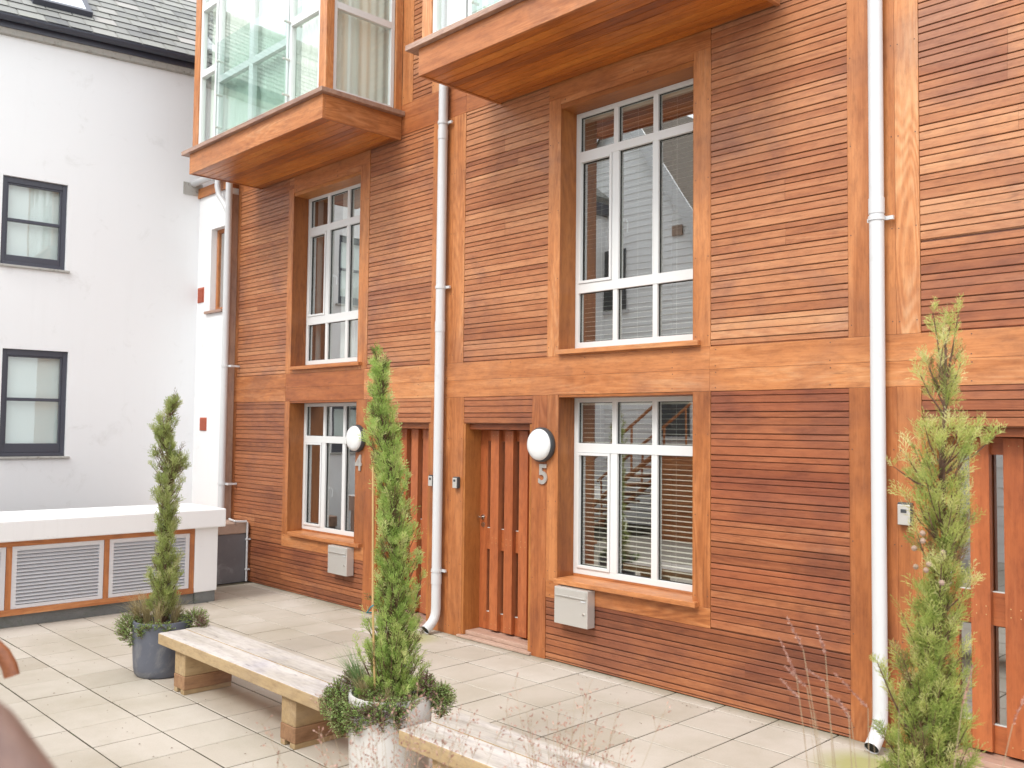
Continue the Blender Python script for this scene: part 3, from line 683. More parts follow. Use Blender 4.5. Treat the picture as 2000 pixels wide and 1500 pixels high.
# wall as a sheet of real thickness with openings: strips round the two windows
def wall_strip(y0, y1, z0, z1): wl.box(-.35, 0, y0, y1, z0, z1)
YA, YB = -13.0, 1.5
WT = 6.92
wall_strip(YA, -2.465, 0, WT); wall_strip(-1.65, YB, 0, WT); wall_strip(-2.465, -1.65, 0, 1.55); wall_strip(-2.465, -1.65, 5.045, WT); wall_strip(-2.465, -1.65, 2.90, 3.94)
wall_strip(-1.72, -1.65, 3.94, 5.045); wall_strip(-2.465, -2.40, 1.55, 2.90)
obj('wall', wl, M['render'], wh)
# segmental head over the lower window
for wi, (y0, y1, z0, z1, arch) in enumerate(wins):
    f = MB(); F = (.5, 0, 0, 0); X0, X1 = -.09, -.04
    f.box(X0, X1, y0, y0+.055, z0, z1, F); f.box(X0, X1, y1-.055, y1, z0, z1, F); f.box(X0, X1-.001, y0+.055, y1-.055, z1-.075, z1, F)
    f.box(X0, X1+.012, y0+.02, y1-.02, z0, z0+.045, F)
    zm = (4.51 if wi == 0 else 2.278)
    yi0, yi1 = y0+.055, y1-.055
    zb = z0 + (.13 if wi == 0 else .16)
    f.box(X0-.01, X1-.012, yi0, yi0+.022, zb, z1-.075, F); f.box(X0-.01, X1-.012, yi1-.022, yi1, zb, z1-.075, F)
    f.box(X0-.01, X1-.010, yi0, yi1, z0+.045, zb, F); f.box(X0-.012, X1-.006, yi0+.022, yi1-.022, zm-.02, zm+.02, F); f.box(X0-.01, X1-.012, yi0+.022, yi1-.022, z1-.095, z1-.075, F)
    # sash horn
    f.box(X0, X1-.006, yi1-.022, yi1-.002, zm-.07, zm-.02, F)
    w = obj('window', f, M['slatedark'], wh, bevel=.004); w['label'] = 'upper dark sash window' if wi == 0 else 'lower dark sash window with a shallow arched head'
    g_ = MB(); g_.quad((X0+.02, yi0, zb), (X0+.02, yi1, zb), (X0+.02, yi1, z1-.08), (X0+.02, yi0, z1-.08)); obj('pane', g_, M['glass_sash'], w)
    nb = MB(); nb.quad((X0-.06, yi0-.03, z0), (X0-.06, yi1+.03, z0), (X0-.06, yi1+.03, z1), (X0-.06, yi0-.03, z1)); obj('net_curtain', nb, M['sash_glassback'], w)
    s = MB(); s.box(-.05, .035, y0-.02, y1+.05, z0-.032, z0-.002); obj('sill', s, M['gutter_mortar'], w, bevel=.006)
    if arch:
        # timber head rising to the arch and the render cut to it
        a = MB(); n = 14; pr = None
        for i in range(n+1):
            y = y0 + (y1-y0)*i/n; z = z1 + arch*(1-(2*i/n-1)**2)
            if pr:
                a.quad((X1, pr[0], z1-.02), (X1, y, z1-.02), (X1, y, z), (X1, pr[0], pr[1])); 
            pr = (y, z)
        obj('arched_head', a, M['slatedark'], w)
# cut the wall above the arch: the strip over the lower window starts above it
# eaves, gutter and fascia (the old eaves run slightly out of level)
def sl(y): return (y + .2)*.040 + .168
def eave_prism(mb, prof, y0, y1, tone=(.5,0,0,0)):
    n = len(prof); ys = [y0 + (y1-y0)*i/8 for i in range(9)]
    base = len(mb.v)
    for y in ys:
        for (x, z) in prof: mb.v.append((x, y, z + (sl(y) if y > -4 else sl(-4))))
    for i in range(8):
        for k in range(n):
            k2 = (k+1) % n; mb.f.append((base+i*n+k, base+i*n+k2, base+(i+1)*n+k2, base+(i+1)*n+k)); mb.t.append(tone); mb.mi.append(0)
    mb.f.append(tuple(base+k for k in range(n))); mb.t.append(tone); mb.mi.append(0); mb.f.append(tuple(base+8*n+k for k in reversed(range(n)))); mb.t.append(tone); mb.mi.append(0)
def eave(name, prof, mat, smooth=False):
    mb = MB(); eave_prism(mb, prof, -4.5, 1.4); mb2 = MB(); return obj(name, mb, mat, wh, smooth=smooth)
eave('verge_mortar', [(-.02, 6.705), (.06, 6.715), (.085, 6.78), (-.02, 6.80)], M['gutter_mortar'])
eave('fascia', [(.0, 6.78), (.11, 6.78), (.11, 6.90), (.0, 6.92)], M['slatedark'])
gp = [(.115+.065-.065*math.cos(a), 6.90-.062*math.sin(a)) for a in [math.pi*i/8 for i in range(9)]] + [(.235, 6.90), (.18, 6.885), (.125, 6.90)]
gt = MB(); eave_prism(gt, gp, -4.5, 1.4); obj('gutter', gt, M['gutter'], wh)
ez = MB(); ez.box(-.02, .12, -13, -4.5, 6.62, 6.86); obj('fascia', ez, M['slatedark'], wh)
# slates laid course by course on a 42 degree pitch
sla = MB(); ang = R(42); cs, sn_ = math.cos(ang), math.sin(ang)
def rp(s_, y, h=0): z = 6.925 + (sl(y) if y > -4 else sl(-4)); return (.17 - s_*cs + h*sn_, y, z + s_*sn_ + h*cs)
course = .205
for c in range(14):
    w = .30; y = -13 + (c % 2)*w/2 + rnd(-.02, .02)
    while y < 1.4:
        s0 = c*course + rnd(-.006, .006); s1 = s0 + course + .06; ww = w*rnd(.86, 1.1); th = rnd(.003, .007)
        if y + ww > -4.2 or c % 3 == 0:
            tn = (min(1, max(0, random.gauss(.5, .22))), 0, 0, 0); y1_ = y + ww - .011; h0 = .014 + th; h1 = .002
            A, B_, Cc, D = rp(s0, y, h0), rp(s0, y1_, h0), rp(s1, y1_, h1), rp(s1, y, h1)
            A2, B2 = rp(s0, y, h0-th-.004), rp(s0, y1_, h0-th-.004)
            sla.quad(A, B_, Cc, D, tn); sla.quad(A2, B2, B_, A, (0, 0, 0, 0)); sla.quad(B2, rp(s1, y1_, -.01), Cc, B_, (0, 0, 0, 0))
        y += ww
obj('roof', sla, M['slate'], wh)
rb = MB()
top = course*14
for (p, q) in ((-13, -4), (-4, 1.4)):
    rb.quad(rp(0, p, -.004), rp(0, q, -.004), rp(top, q, -.004), rp(top, p, -.004)); t1, t2 = rp(top, p, 0), rp(top, q, 0)
    rb.quad(t1, t2, (t2[0]-top*cs, q, t2[2]-top*sn_), (t1[0]-top*cs, p, t1[2]-top*sn_))
obj('roof_deck', rb, M['gutter_mortar'], wh)
rr_ = MB(); y = -13
while y < 1.4:
    a = rp(top, y, .02); rr_.tube([(a[0], y, a[2]), (a[0], y+.42, a[2]+.004)], [.10, .108], 10, cap=True); y += .43
obj('ridge_tiles', rr_, M['gutter_mortar'], wh)
# skylight
sk = MB()
def sbox(mb, s0, s1, y0, y1, h0, h1):
    P_ = [rp(s0,y0,h0), rp(s0,y1,h0), rp(s1,y1,h0), rp(s1,y0,h0), rp(s0,y0,h1), rp(s0,y1,h1), rp(s1,y1,h1), rp(s1,y0,h1)]
    n = len(mb.v); mb.v += P_
    for q in ((0,3,2,1),(4,5,6,7),(0,1,5,4),(1,2,6,5),(2,3,7,6),(3,0,4,7)): mb.f.append(tuple(n+i for i in q)); mb.t.append((.5,0,0,0)); mb.mi.append(0)
sbox(sk, .50, .57, -2.17, -1.45, .0, .09); sbox(sk, .57, 1.5, -2.17, -2.11, 0, .085); sbox(sk, .57, 1.5, -1.51, -1.45, 0, .085); sbox(sk, 1.5, 1.57, -2.17, -1.45, 0, .09)
so = obj('skylight', sk, M['slatedark'], wh, bevel=.005)
sk = MB(); sbox(sk, .57, 1.5, -2.11, -1.51, .05, .07); obj('pane', sk, M['skyl'], so)
lf = MB(); lf.box(.002, .012, -.24, .03, 5.195, 5.365); obj('flashing', lf, M['gutter_mortar'], wh)
fx = MB(); fx.box(-.35, -.3, -12.9, 1.4, 0, 6.8); obj('inner_wall', fx, M['room'], wh)

# ------------------------------------------------------------------ small annex between the white house and the terrace
an = thing('annex', 'narrow white rendered annex with orange air bricks between white house and timber wall', 'building', (-11.3, -.3, .75))
a_ = MB(); AX0, AX1, AY = -12.25, -11.302, -.1
ox0, ox1, oz0, oz1 = -11.836, -11.45, 3.54, 4.67
a_.box(AX0, ox0, AY, AY+.25, .75, 5.16); a_.box(ox1, AX1, AY, AY+.25, .75, 5.16); a_.box(ox0, ox1, AY, AY+.25, .75, oz0-.04); a_.box(ox0, ox1, AY, AY+.25, oz1, 5.16)
obj('wall', a_, M['render_low'], an)
w = MB(); w.box(ox0+.0, ox0+.05, AY+.085, AY+.135, oz0, oz1, (.5,0,1,0)); w.box(ox0+.05, ox1, AY+.086, AY+.135, oz1-.05, oz1, (.5,0,0,0)); w.box(ox0+.05, ox1, AY+.086, AY+.135, oz0, oz0+.05, (.5,0,0,0)); w.box(ox1-.05, ox1, AY+.085, AY+.135, oz0+.05, oz1-.05, (.5,0,1,0))
wo = obj('window', w, M['trim'], an, bevel=.003)
w = MB(); w.quad((ox0, AY+.105, oz0), (ox1, AY+.105, oz0), (ox1, AY+.105, oz1), (ox0, AY+.105, oz1)); obj('pane', w, M['glass'], wo)
w = MB(); w.box(ox0-.09, ox1+.02, AY-.04, AY+.08, oz0-.038, oz0-.002, (.5,-.1,0,0)); obj('sill', w, M['deck'], wo, bevel=.003)
w = MB(); w.box(ox0, ox1, AY+.24, AY+.245, oz0, oz1); obj('dark_lining', w, M['room'], wo)
w = MB(); w.box(AX0+.02, AX1, AY-.03, AY-.002, 5.155, 5.29, (.6,.02,0,0)); w.box(AX0, AX1, AY-.001, AY+.25, 5.161, 5.23, (.4,-.1,0,0)); obj('fascia', w, M['trim'], an, bevel=.003)
gt = MB(); gx0, gx1 = AX0 + .04, -11.62
for i in range(1):
    prof = [(AY-.098-.055*math.cos(t), 5.375-.065*math.sin(t)) for t in [math.pi*k/10 for k in range(11)]] + [(AY-.05, 5.375), (AY-.098, 5.365), (AY-.148, 5.375)]
    n = len(prof); b0 = len(gt.v)
    for x in (gx0, gx1, gx1+.30):
        for (y, z) in prof: gt.v.append((x, y, z))
    for i2 in range(2):
        for k in range(n):
            k2 = (k+1) % n; gt.f.append((b0+i2*n+k, b0+i2*n+k2, b0+(i2+1)*n+k2, b0+(i2+1)*n+k)); gt.t.append((.5,0,0,0)); gt.mi.append(0)
    gt.f.append(tuple(b0+k for k in range(n))); gt.t.append((.5,0,0,0)); gt.mi.append(0)
gt.tube([(gx1, AY-.098, 5.35), (gx1+.05, AY-.098, 5.35)], .075, 16)
obj('gutter', gt, M['pvc'], an, smooth='auto')
for (x0, x1, z0, z1) in ((-12.19, -12.01, 3.68, 3.89), (-12.02, -11.83, 1.905, 2.085)):
    v = MB(); v.box(x0, x1, AY-.008, AY-.001, z0, z1)
    nn = 8
    for k in range(nn): v.box(x0+.015, x1-.015, AY-.018, AY-.0085, z0+.012+(z1-z0-.02)*k/nn, z0+.012+(z1-z0-.02)*(k+.6)/nn)
    obj('air_brick', v, M['brick'], an)
tag_pipe = thing('corner_downpipe', 'white downpipe with a swan neck at the corner of the annex', 'downpipe', (-11.235, -.16, .75))
p = MB(); p.tube([(-11.235, -.16, 5.6), (-11.235, -.16, .80), (-11.235, -.16, .765)], .045, 20, cap=True); p.tube([(-11.49, -.2, 5.36), (-11.49, -.2, 5.18), (-11.46, -.19, 5.06), (-11.34, -.17, 4.93), (-11.25, -.16, 4.80)], .038, 16)
obj('pipe', p, M['pvc'], tag_pipe, smooth='auto')
for z in (5.25, 2.76, 1.22):
    b = MB(); b.tube([(-11.235, -.16, z-.014), (-11.235, -.16, z+.014)], .052, 20); b.box(-11.20, -11.12, -.13, -.11, z-.014, z+.014); b.box(-11.15, -11.12, -.11, -.005, z-.012, z+.012); obj('bracket', b, M['pvc'], tag_pipe, smooth='auto')
# timber corner strip and low wall with lead face
pw = thing('corner_post', 'weathered timber post in the corner beside the white downpipe', 'post', (-11.28, -.05, .755))
b = MB(); b.box(-11.30, -11.273, -.104, .02, .755, 5.07, (.3, .05, 1, 0)); obj('post', b, M['deck'], pw, bevel=.004)
lw = thing('lead_faced_wall', 'low wall with a dark lead face and brown stone top beside the timber wall', 'low wall', (-11.2, -.4, 0))
b = MB(); b.box(-12.2, -10.785, -.82, -.008, 0, .61); obj('core', b, M['concrete'], lw)
b = MB(); b.box(-10.784, -10.77, -.82, -.045, .004, .612); obj('lead_sheet', b, M['lead'], lw, bevel=.003)
b = MB(); b.box(-12.2, -10.755, -.84, -.008, .613, .752, (.5,0,.5,0)); obj('coping', b, M['stone'], lw, bevel=.01)
ov = MB(); ov.tube([(-11.0, -.16, .78), (-10.76, -.20, .772), (-10.735, -.06, .765), (-10.735, -.045, .74), (-10.735, -.045, .012)], .013, 10)
for z in (.16, .54): ov.box(-10.755, -10.715, -.06, -.006, z-.009, z+.009)
tag(obj('overflow_pipe', ov, M['pvc'], None, smooth='auto'), 'thin white overflow pipe turning down beside the lead faced wall', 'pipe')

# ------------------------------------------------------------------ louvred plant enclosure
en = thing('plant_enclosure', 'long low enclosure with white slab top, timber frame and grey louvres', 'enclosure', (-9.8, -2.5, 0))
b = MB()
n = len(b.v); zt = 1.045
b.v += [(-9.70,-5.2,.842),(-9.70,-.865,.842),(-10.60,-.865,.842),(-10.95,-5.2,.842),(-9.70,-5.2,zt),(-9.70,-.865,zt),(-10.62,-.865,zt),(-10.95,-5.2,zt)]
for q in ((0,3,2,1),(4,5,6,7),(0,1,5,4),(1,2,6,5),(2,3,7,6),(3,0,4,7)): b.f.append(tuple(n+i for i in q)); b.t.append((.5,0,0,0)); b.mi.append(0)
obj('slab_top', b, M['render_low'], en, bevel=.012)
b = MB(); b.box(-10.55, -9.785, -1.185, -.915, .125, .842); obj('pier', b, M['render_low'], en, bevel=.008)
b = MB(); b.box(-10.5, -9.80, -1.17, -.93, 0, .125); b.box(-10.5, -9.83, -5.2, -1.17, 0, .118); obj('plinth', b, M['concrete'], en, bevel=.004)
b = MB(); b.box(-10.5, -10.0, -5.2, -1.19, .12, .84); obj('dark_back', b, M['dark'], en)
b = MB(); T = lambda d: (random.random(), -.02, d, .1)
b.box(-9.86, -9.79, -5.2, -1.186, .785, .841, T(.5)); b.box(-9.86, -9.785, -5.2, -1.186, .119, .178, T(.5))
posts = [-1.24, -2.165, -3.09, -4.015, -4.94]
for y in posts: b.box(-9.855, -9.788, y, y+.052, .178, .785, T(1))
obj('timber_frame', b, M['trim'], en, bevel=.003)
for y1, y0 in zip(posts, posts[1:]):
    a, c = y0+.054, y1-.002
    b = MB(); F = (.5,0,0,0)
    b.box(-9.835, -9.80, a, a+.045, .18, .783, F); b.box(-9.835, -9.80, c-.045, c, .18, .783, F); b.box(-9.835, -9.80, a+.045, c-.045, .18, .215, F); b.box(-9.835, -9.80, a+.045, c-.045, .748, .783, F)
    z = .222
    while z < .74:
        b.face([(-9.803, a+.045, z), (-9.803, c-.045, z), (-9.838, c-.045, z+.026), (-9.838, a+.045, z+.026)]); b.face([(-9.803, a+.045, z), (-9.803, a+.045, z+.007), (-9.803, c-.045, z+.007), (-9.803, c-.045, z)])
        b.face([(-9.803, a+.045, z+.007), (-9.838, a+.045, z+.033), (-9.838, c-.045, z+.033), (-9.803, c-.045, z+.007)]); z += .0345
    obj('louvre_panel', b, M['louvre'], en)

# ================================================================== benches
def bench(x0, x1, label):
    t = thing('sleeper_bench', label, 'bench', ((x0+x1)/2, -2.58, 0), group='sleeper benches')
    for (ya, yb) in ((-2.80, -2.585), (-2.579, -2.362)):
        b = MB(); o_ = rnd(-.008, .008)
        tt = (random.random(), .0, 0, 0); n = len(b.v)
        b.box(x0+o_, x1+rnd(-.008, .008), ya, yb, .312, .395, tt, 1); b.mi[1] = 0
        obj('seat_plank', b, [M['pale'], M['tan']], t, bevel=.007)
    for xa in (x0+.235, x1-.49):
        b = MB(); b.box(xa, xa+.17, -2.765, -2.39, .135, .311, (random.random(), 0, .5, 0)); L = obj('leg', b, M['tan'], t, bevel=.006)
        b = MB(); b.box(xa-.004, xa+.172, -2.768, -2.388, .035, .134, (random.random(), 0, .5, 0)); obj('sleeper_block', b, M['sleeper'], L, bevel=.006)
        b = MB(); b.box(xa+.11, xa+.168, -2.766, -2.39, .001, .0345, (random.random(), .0, .5, 0)); b.box(xa, xa+.05, -2.766, -2.39, .001, .0345, (random.random(), .0, .5, 0)); obj('foot_batten', b, M['tan'], L, bevel=.003)
    return t
bench(-6.965, -4.695, 'bleached sleeper bench between the dark pot and the pale pot'); bench(-3.93, -1.66, 'bleached sleeper bench in front, right of the pale pot, cut by the picture bottom')

# ================================================================== pots and planting
E1 = Vector((.698, .716, 0))
def pot(x, y, h, r, mat, label):
    t = thing('plant_pot', label, 'plant pot', (x, y, 0), group='large round plant pots')
    b = MB(); pr = [(.0001, .004), (r*.84, .004), (r*.90, .02), (r*.945, .07), (r*.97, h*.35), (r, h*.8), (r*1.0, h-.012), (r*.99, h), (r*.93, h), (r*.915, h-.02), (r*.90, h-.07)]
    b.lathe(pr, (x, y, 0), 'Z', 56); obj('pot_body', b, mat, t, smooth='auto')
    b = MB(); b.lathe([(.0001, h-.045), (r*.5, h-.05), (r*.905, h-.06)], (x, y, 0), 'Z', 40); obj('soil', b, M['soil'], t)
    return t
def spray(mb, p, d, L, w, tone, ntw, rng=random):
    """one flat, feathery spray: a stem with alternate side twigs that carry short twiglets"""
    up = Vector((rng.gauss(0,1), rng.gauss(0,1), rng.gauss(0,.6))); s = d.cross(up)
    if s.length < 1e-3: return
    s.normalize(); nrm = d.cross(s); w2 = nrm*(w*.5) 
    def blade(a, dr, l, ww, tn):
        sd = dr.cross(nrm).normalized()*ww*.5; m_ = a + dr*l*.45; tip = a + dr*l
        mb.face([tuple(a - sd*.4), tuple(m_ - sd), tuple(tip), tuple(m_ + sd)], tn)
    blade(p, d, L, w*.8, (max(0, tone-.1), 0, 0, 0))
    for i in range(ntw):
        q = (i + .6)/ntw; a = p + d*L*q*.95; sg = 1 if i % 2 else -1
        dr = (d*rng.uniform(.7, 1.05) + s*sg*rng.uniform(.35, .7) + nrm*rng.gauss(0, .22)).normalized(); l = L*(.55*(1-q) + .16)*rng.uniform(.6, 1.25)
        blade(a, dr, l, w*.9, (min(1, max(0, tone + rng.uniform(-.08, .14))), 0, 0, 0))
        if l > .014:
            for k, sg2 in ((.35, 1), (.55, -1), (.75, 1)):
                d2 = (dr*.85 + s*sg2*rng.uniform(.3, .65) + nrm*rng.gauss(0, .2)).normalized(); blade(a + dr*l*k, d2, l*rng.uniform(.3, .5), w*.8, (min(1, max(0, tone + .06 + rng.uniform(-.08, .14))), 0, 0, 0))
def crown_at(prof, z):
    for (z0, o0, r0), (z1, o1, r1) in zip(prof, prof[1:]):
        if z0 <= z <= z1:
            k = (z-z0)/(z1-z0); return o0+(o1-o0)*k, r0+(r1-r0)*k
    return prof[-1][1], prof[-1][2]
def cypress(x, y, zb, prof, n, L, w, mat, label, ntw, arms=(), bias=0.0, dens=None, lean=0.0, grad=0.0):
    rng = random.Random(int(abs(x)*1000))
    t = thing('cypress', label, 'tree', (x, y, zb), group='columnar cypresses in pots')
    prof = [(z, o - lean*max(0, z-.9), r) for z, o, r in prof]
    ztop = prof[-1][0]; base = Vector((x, y, 0))
    tr = MB(); br = MB(); cr_ = MB()
    pts = []; k = 0
    for i in range(12):
        z = zb - .05 + (ztop - zb)*.97*i/11; o, r = crown_at(prof, max(z, prof[0][0])); pts.append(tuple(base + E1*o*(.9) + Vector((rng.uniform(-.006, .006), rng.uniform(-.006, .006), z))))
    tr.tube(pts, [.015*(1-i/12)+.003 for i in range(12)], 8)
    zs = [p_[0] for p_ in prof]; tot = 0; cum = []
    N = 60
    for i in range(N):
        z = prof[0][0] + (ztop-prof[0][0])*(i+.5)/N; o, r = crown_at(prof, z); dd = dens(z) if dens else 1; tot += (r*1.0 + .012)*dd; cum.append((tot, z))
    nb = n//7
    for b_ in range(nb):
        q = rng.random()*tot; z = next(zz for c_, zz in cum if c_ >= q) + rng.uniform(-.5, .5)*(ztop-prof[0][0])/N
        o, r = crown_at(prof, min(max(z, prof[0][0]), ztop)); az = rng.uniform(0, 2*math.pi)
        rr = r*math.sqrt(rng.uniform(.02, 1.0))*rng.uniform(.7, 1.0 + .25*rng.random())
        outv = Vector((math.cos(az), math.sin(az), 0))
        tip = base + E1*o + outv*rr + Vector((0, 0, z))
        zr = z - rng.uniform(.7, 1.6)*rr - .05; o2, r2 = crown_at(prof, max(zr, prof[0][0])); root = base + E1*o2*.9 + Vector((0, 0, max(zr, zb-.02)))
        mid = root.lerp(tip, .5) + outv*rr*.12
        br.tube([tuple(root), tuple(mid), tuple(tip)], [.0035, .0025, .0012], 4, cap=False)
        grow = (tip - mid).normalized()
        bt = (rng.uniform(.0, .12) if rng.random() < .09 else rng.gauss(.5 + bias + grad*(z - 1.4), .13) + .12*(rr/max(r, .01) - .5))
        for s_ in range(7):
            u = rng.uniform(.0, 1.0); p0 = mid.lerp(tip, u) if u > .3 else root.lerp(mid, u+.5)
            d = (grow*.55 + Vector((0, 0, .75)) + outv*.22 + Vector((rng.gauss(0, .33), rng.gauss(0, .33), rng.gauss(0, .2)))).normalized()
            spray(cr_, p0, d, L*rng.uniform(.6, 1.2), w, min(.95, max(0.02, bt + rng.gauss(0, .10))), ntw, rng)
    for (z, o0, o1, zz, m_) in arms:       # side shoots that stick out of the column
        a = base + E1*o0 + Vector((0, 0, z)); b2 = base + E1*o1 + Vector((0, 0, zz)); br.tube([tuple(a), tuple(a.lerp(b2, .5) + Vector((0, 0, -.01))), tuple(b2)], [.004, .003, .0015], 5, cap=False)
        for s_ in range(m_):
            u = rng.uniform(.25, 1); d = ((b2-a).normalized()*.6 + Vector((rng.gauss(0, .3), rng.gauss(0, .3), .5+rng.gauss(0, .2)))).normalized()
            spray(cr_, a.lerp(b2, u), d, L*rng.uniform(.5, 1), w, min(.95, max(.05, .6+bias+rng.gauss(0, .1))), ntw, rng)
    obj('trunk', tr, M['bark'], t, smooth=True); obj('branches', br, M['bark'], t); obj('crown', cr_, mat, t)
    return t
# pot 1 (dark), pot 2 (pale), pot 3 (below the picture edge)
P1 = (-7.27, -2.63); P2 = (-4.235, -2.63); P3 = (-1.235, -2.60)
pot(*P1, .43, .225, M['rubberpot_dark'], 'dark grey round pot at the far end of the first bench'); pot(*P2, .50, .235, M['rubberpot_light'], 'pale cream round pot between the two benches'); pot(*P3, .50, .235, M['rubberpot_light'], 'pale pot under the golden cypress, at the picture corner')
cypress(P1[0], P1[1], .40, [(.50,.0,.13),(.62,.0,.125),(.85,.005,.12),(.98,.01,.085),(1.12,.0,.075),(1.25,.02,.09),(1.42,-.01,.10),(1.60,.04,.10),(1.72,.03,.12),(1.86,-.02,.10),(1.98,-.03,.085),(2.10,.02,.055),(2.20,.055,.02)], 2500, .082, .0052, M['cyp_dull'], 'slim dull green cypress with a ragged top in the dark grey pot', 5, arms=((1.5,.03,-.13,1.66,14),(1.7,.0,-.11,1.90,12),(1.55,.05,.15,1.72,12)), bias=.08)
cypress(P2[0], P2[1], .45, [(.50,.0,.20),(.62,.0,.195),(.78,.0,.175),(.90,.01,.155),(1.05,.03,.125),(1.25,.035,.12),(1.45,.035,.115),(1.62,.02,.10),(1.72,.03,.09),(1.83,.01,.085),(1.95,-.005,.10),(2.04,-.01,.10),(2.12,-.015,.06),(2.25,-.01,.07),(2.38,-.015,.055),(2.43,-.01,.025)], 4300, .070, .0042, M['cyp'], 'tall bright green cypress with a bamboo cane in the pale pot', 6, arms=((.85,.10,.17,1.15,26),(1.55,.02,.09,1.72,16)), bias=.15, lean=.058)
cypress(P3[0], P3[1], .45, [(.60,-.03,.165),(.90,-.03,.16),(1.10,-.03,.145),(1.28,.0,.10),(1.45,.015,.09),(1.58,.025,.10),(1.72,.03,.11),(1.86,.02,.12),(1.95,.03,.135),(2.03,.04,.08),(2.06,.04,.022),(2.14,.04,.018),(2.18,.02,.06),(2.26,.04,.08),(2.34,.05,.065),(2.40,.055,.02)], 3700, .074, .0027, M['cyp_yellow'], 'tall yellow green cypress with a forked sparse top at the right', 8,
        arms=((1.86,.04,.21,1.99,22),(1.86,.04,.15,2.02,12),(1.80,.0,-.14,1.88,10),(2.16,.04,.09,2.42,14),(2.16,.04,.0,2.41,14),(1.0,-.1,-.2,1.22,20)), bias=.04, grad=.22, dens=lambda z: .16 if 2.03 < z < 2.15 else (.24 if z > 1.80 else (.44 if z > 1.5 else (.75 if z > 1.2 else 1.1))))
# cones on the golden cypress
cones = []
rng = random.Random(3)
for i in range(9):
    z = rng.uniform(1.50, 1.66); a = rng.uniform(3.4, 5.4); q = Vector((P3[0], P3[1], 0)) + E1*.02 + Vector((math.cos(a)*.085, math.sin(a)*.085, z))
    cones.append(tuple(q))
tree3 = [o for o in bpy.data.objects if o.get('label', '').startswith('tall yellow green')][0]
for q in cones:
    b = MB(); b.lathe([(.0001,-.010),(.007,-.007),(.010,0),(.007,.007),(.0001,.010)], q, 'Z', 8); obj('cone', b, M['stone'], tree3)
# cane and tie
ca = thing('bamboo_cane', 'bamboo cane with a blue string tie standing in the central cypress', 'cane', (-4.31, -2.83, .45))
b = MB(); b.tube([(-4.22, -2.745, .45), (-4.232, -2.765, 1.0), (-4.262, -2.76, 1.77)], [.0065, .0062, .005], 8); obj('cane', b, M['cane'], ca)
b = MB(); b.tube([(-4.34, -2.68, .93), (-4.30, -2.755, .945), (-4.235, -2.775, .99), (-4.22, -2.77, 1.0)], .004, 6); obj('tie', b, M['tie'], ca)

def herb_mound(mb, st, c, rad, n, tone0, tone1, stem=.06, sz=.008, rng=random, flat=.6):
    for i in range(n//7):
        v = Vector((rng.gauss(0,1), rng.gauss(0,1), rng.gauss(.25,.8))).normalized()
        tip = Vector((c[0]+v.x*rad[0]*rng.uniform(.65,1.1), c[1]+v.y*rad[1]*rng.uniform(.65,1.1), c[2]+v.z*rad[2]*rng.uniform(.65,1.1)))
        root = tip - Vector((v.x, v.y, v.z*.4+.4)).normalized()*stem
        st.tube([tuple(root), tuple(tip)], [.0015, .0008], 3, cap=False)
        tn = rng.uniform(tone0, tone1)
        for k in range(7):
            p = root.lerp(tip, rng.uniform(.2, 1.08)); a = Vector((rng.gauss(0,1), rng.gauss(0,1), rng.gauss(.3,1))).normalized(); s = a.cross(Vector((rng.gauss(0,1), rng.gauss(0,1), rng.gauss(0,1)))).normalized()
            l = sz*rng.uniform(.7, 1.5); w = l*.38
            mb.face([tuple(p), tuple(p + a*l*.5 + s*w), tuple(p + a*l), tuple(p + a*l*.5 - s*w)], (min(1, max(0, tn + rng.gauss(0, .1))), 0, 0, 0))
def tuft(mb, c, n, L, spread, tone, w=.0022, rng=random, lean=(0, 0)):
    for i in range(n):
        a = rng.uniform(0, 2*math.pi); s = rng.uniform(.1, 1)*spread; l = L*rng.uniform(.55, 1.1)
        o_ = Vector((math.cos(a)*s*l + lean[0]*l, math.sin(a)*s*l + lean[1]*l, 0)); p0 = Vector(c) + Vector((rng.gauss(0,.012), rng.gauss(0,.012), 0)); sd = Vector((-math.sin(a), math.cos(a), 0))*w
        pr = None
        for k in range(5):
            q = k/4; p = p0 + o_*q**1.6 + Vector((0, 0, l*(q - .28*s*q*q*1.6)))
            ww = sd*(1-q*.85)
            if pr: mb.quad(tuple(pr[0]-pr[1]), tuple(pr[0]+pr[1]), tuple(p+ww), tuple(p-ww), (min(1, max(0, tone+rng.gauss(0,.2))), 0, 0, 0))
            pr = (p, ww)
def underplant(P, h, r, label, seed, specs, tufts):
    rng = random.Random(seed); t = thing('trailing_plant', label, 'plant', (P[0], P[1], h), group='trailing plants round the cypress trunks')
    L_ = MB(); S_ = MB()
    for (da, dist, rad, dz, n, t0, t1) in specs:
        v = Vector((math.cos(da), math.sin(da), 0)); c = Vector((P[0], P[1], h+dz)) + v*dist; herb_mound(L_, S_, c, rad, n, t0, t1, rng=rng)
    obj('foliage', L_, M['herb'], t); obj('stems', S_, M['bark'], t)
    for (da, dist, n, L, sp, tone, mt, lean) in tufts:
        b = MB(); v = Vector((math.cos(da), math.sin(da), 0)); c = Vector((P[0], P[1], h-.03)) + v*dist; tuft(b, tuple(c), n, L, sp, tone, rng=rng, lean=lean); obj('grass_tuft', b, M[mt], t)
    return t
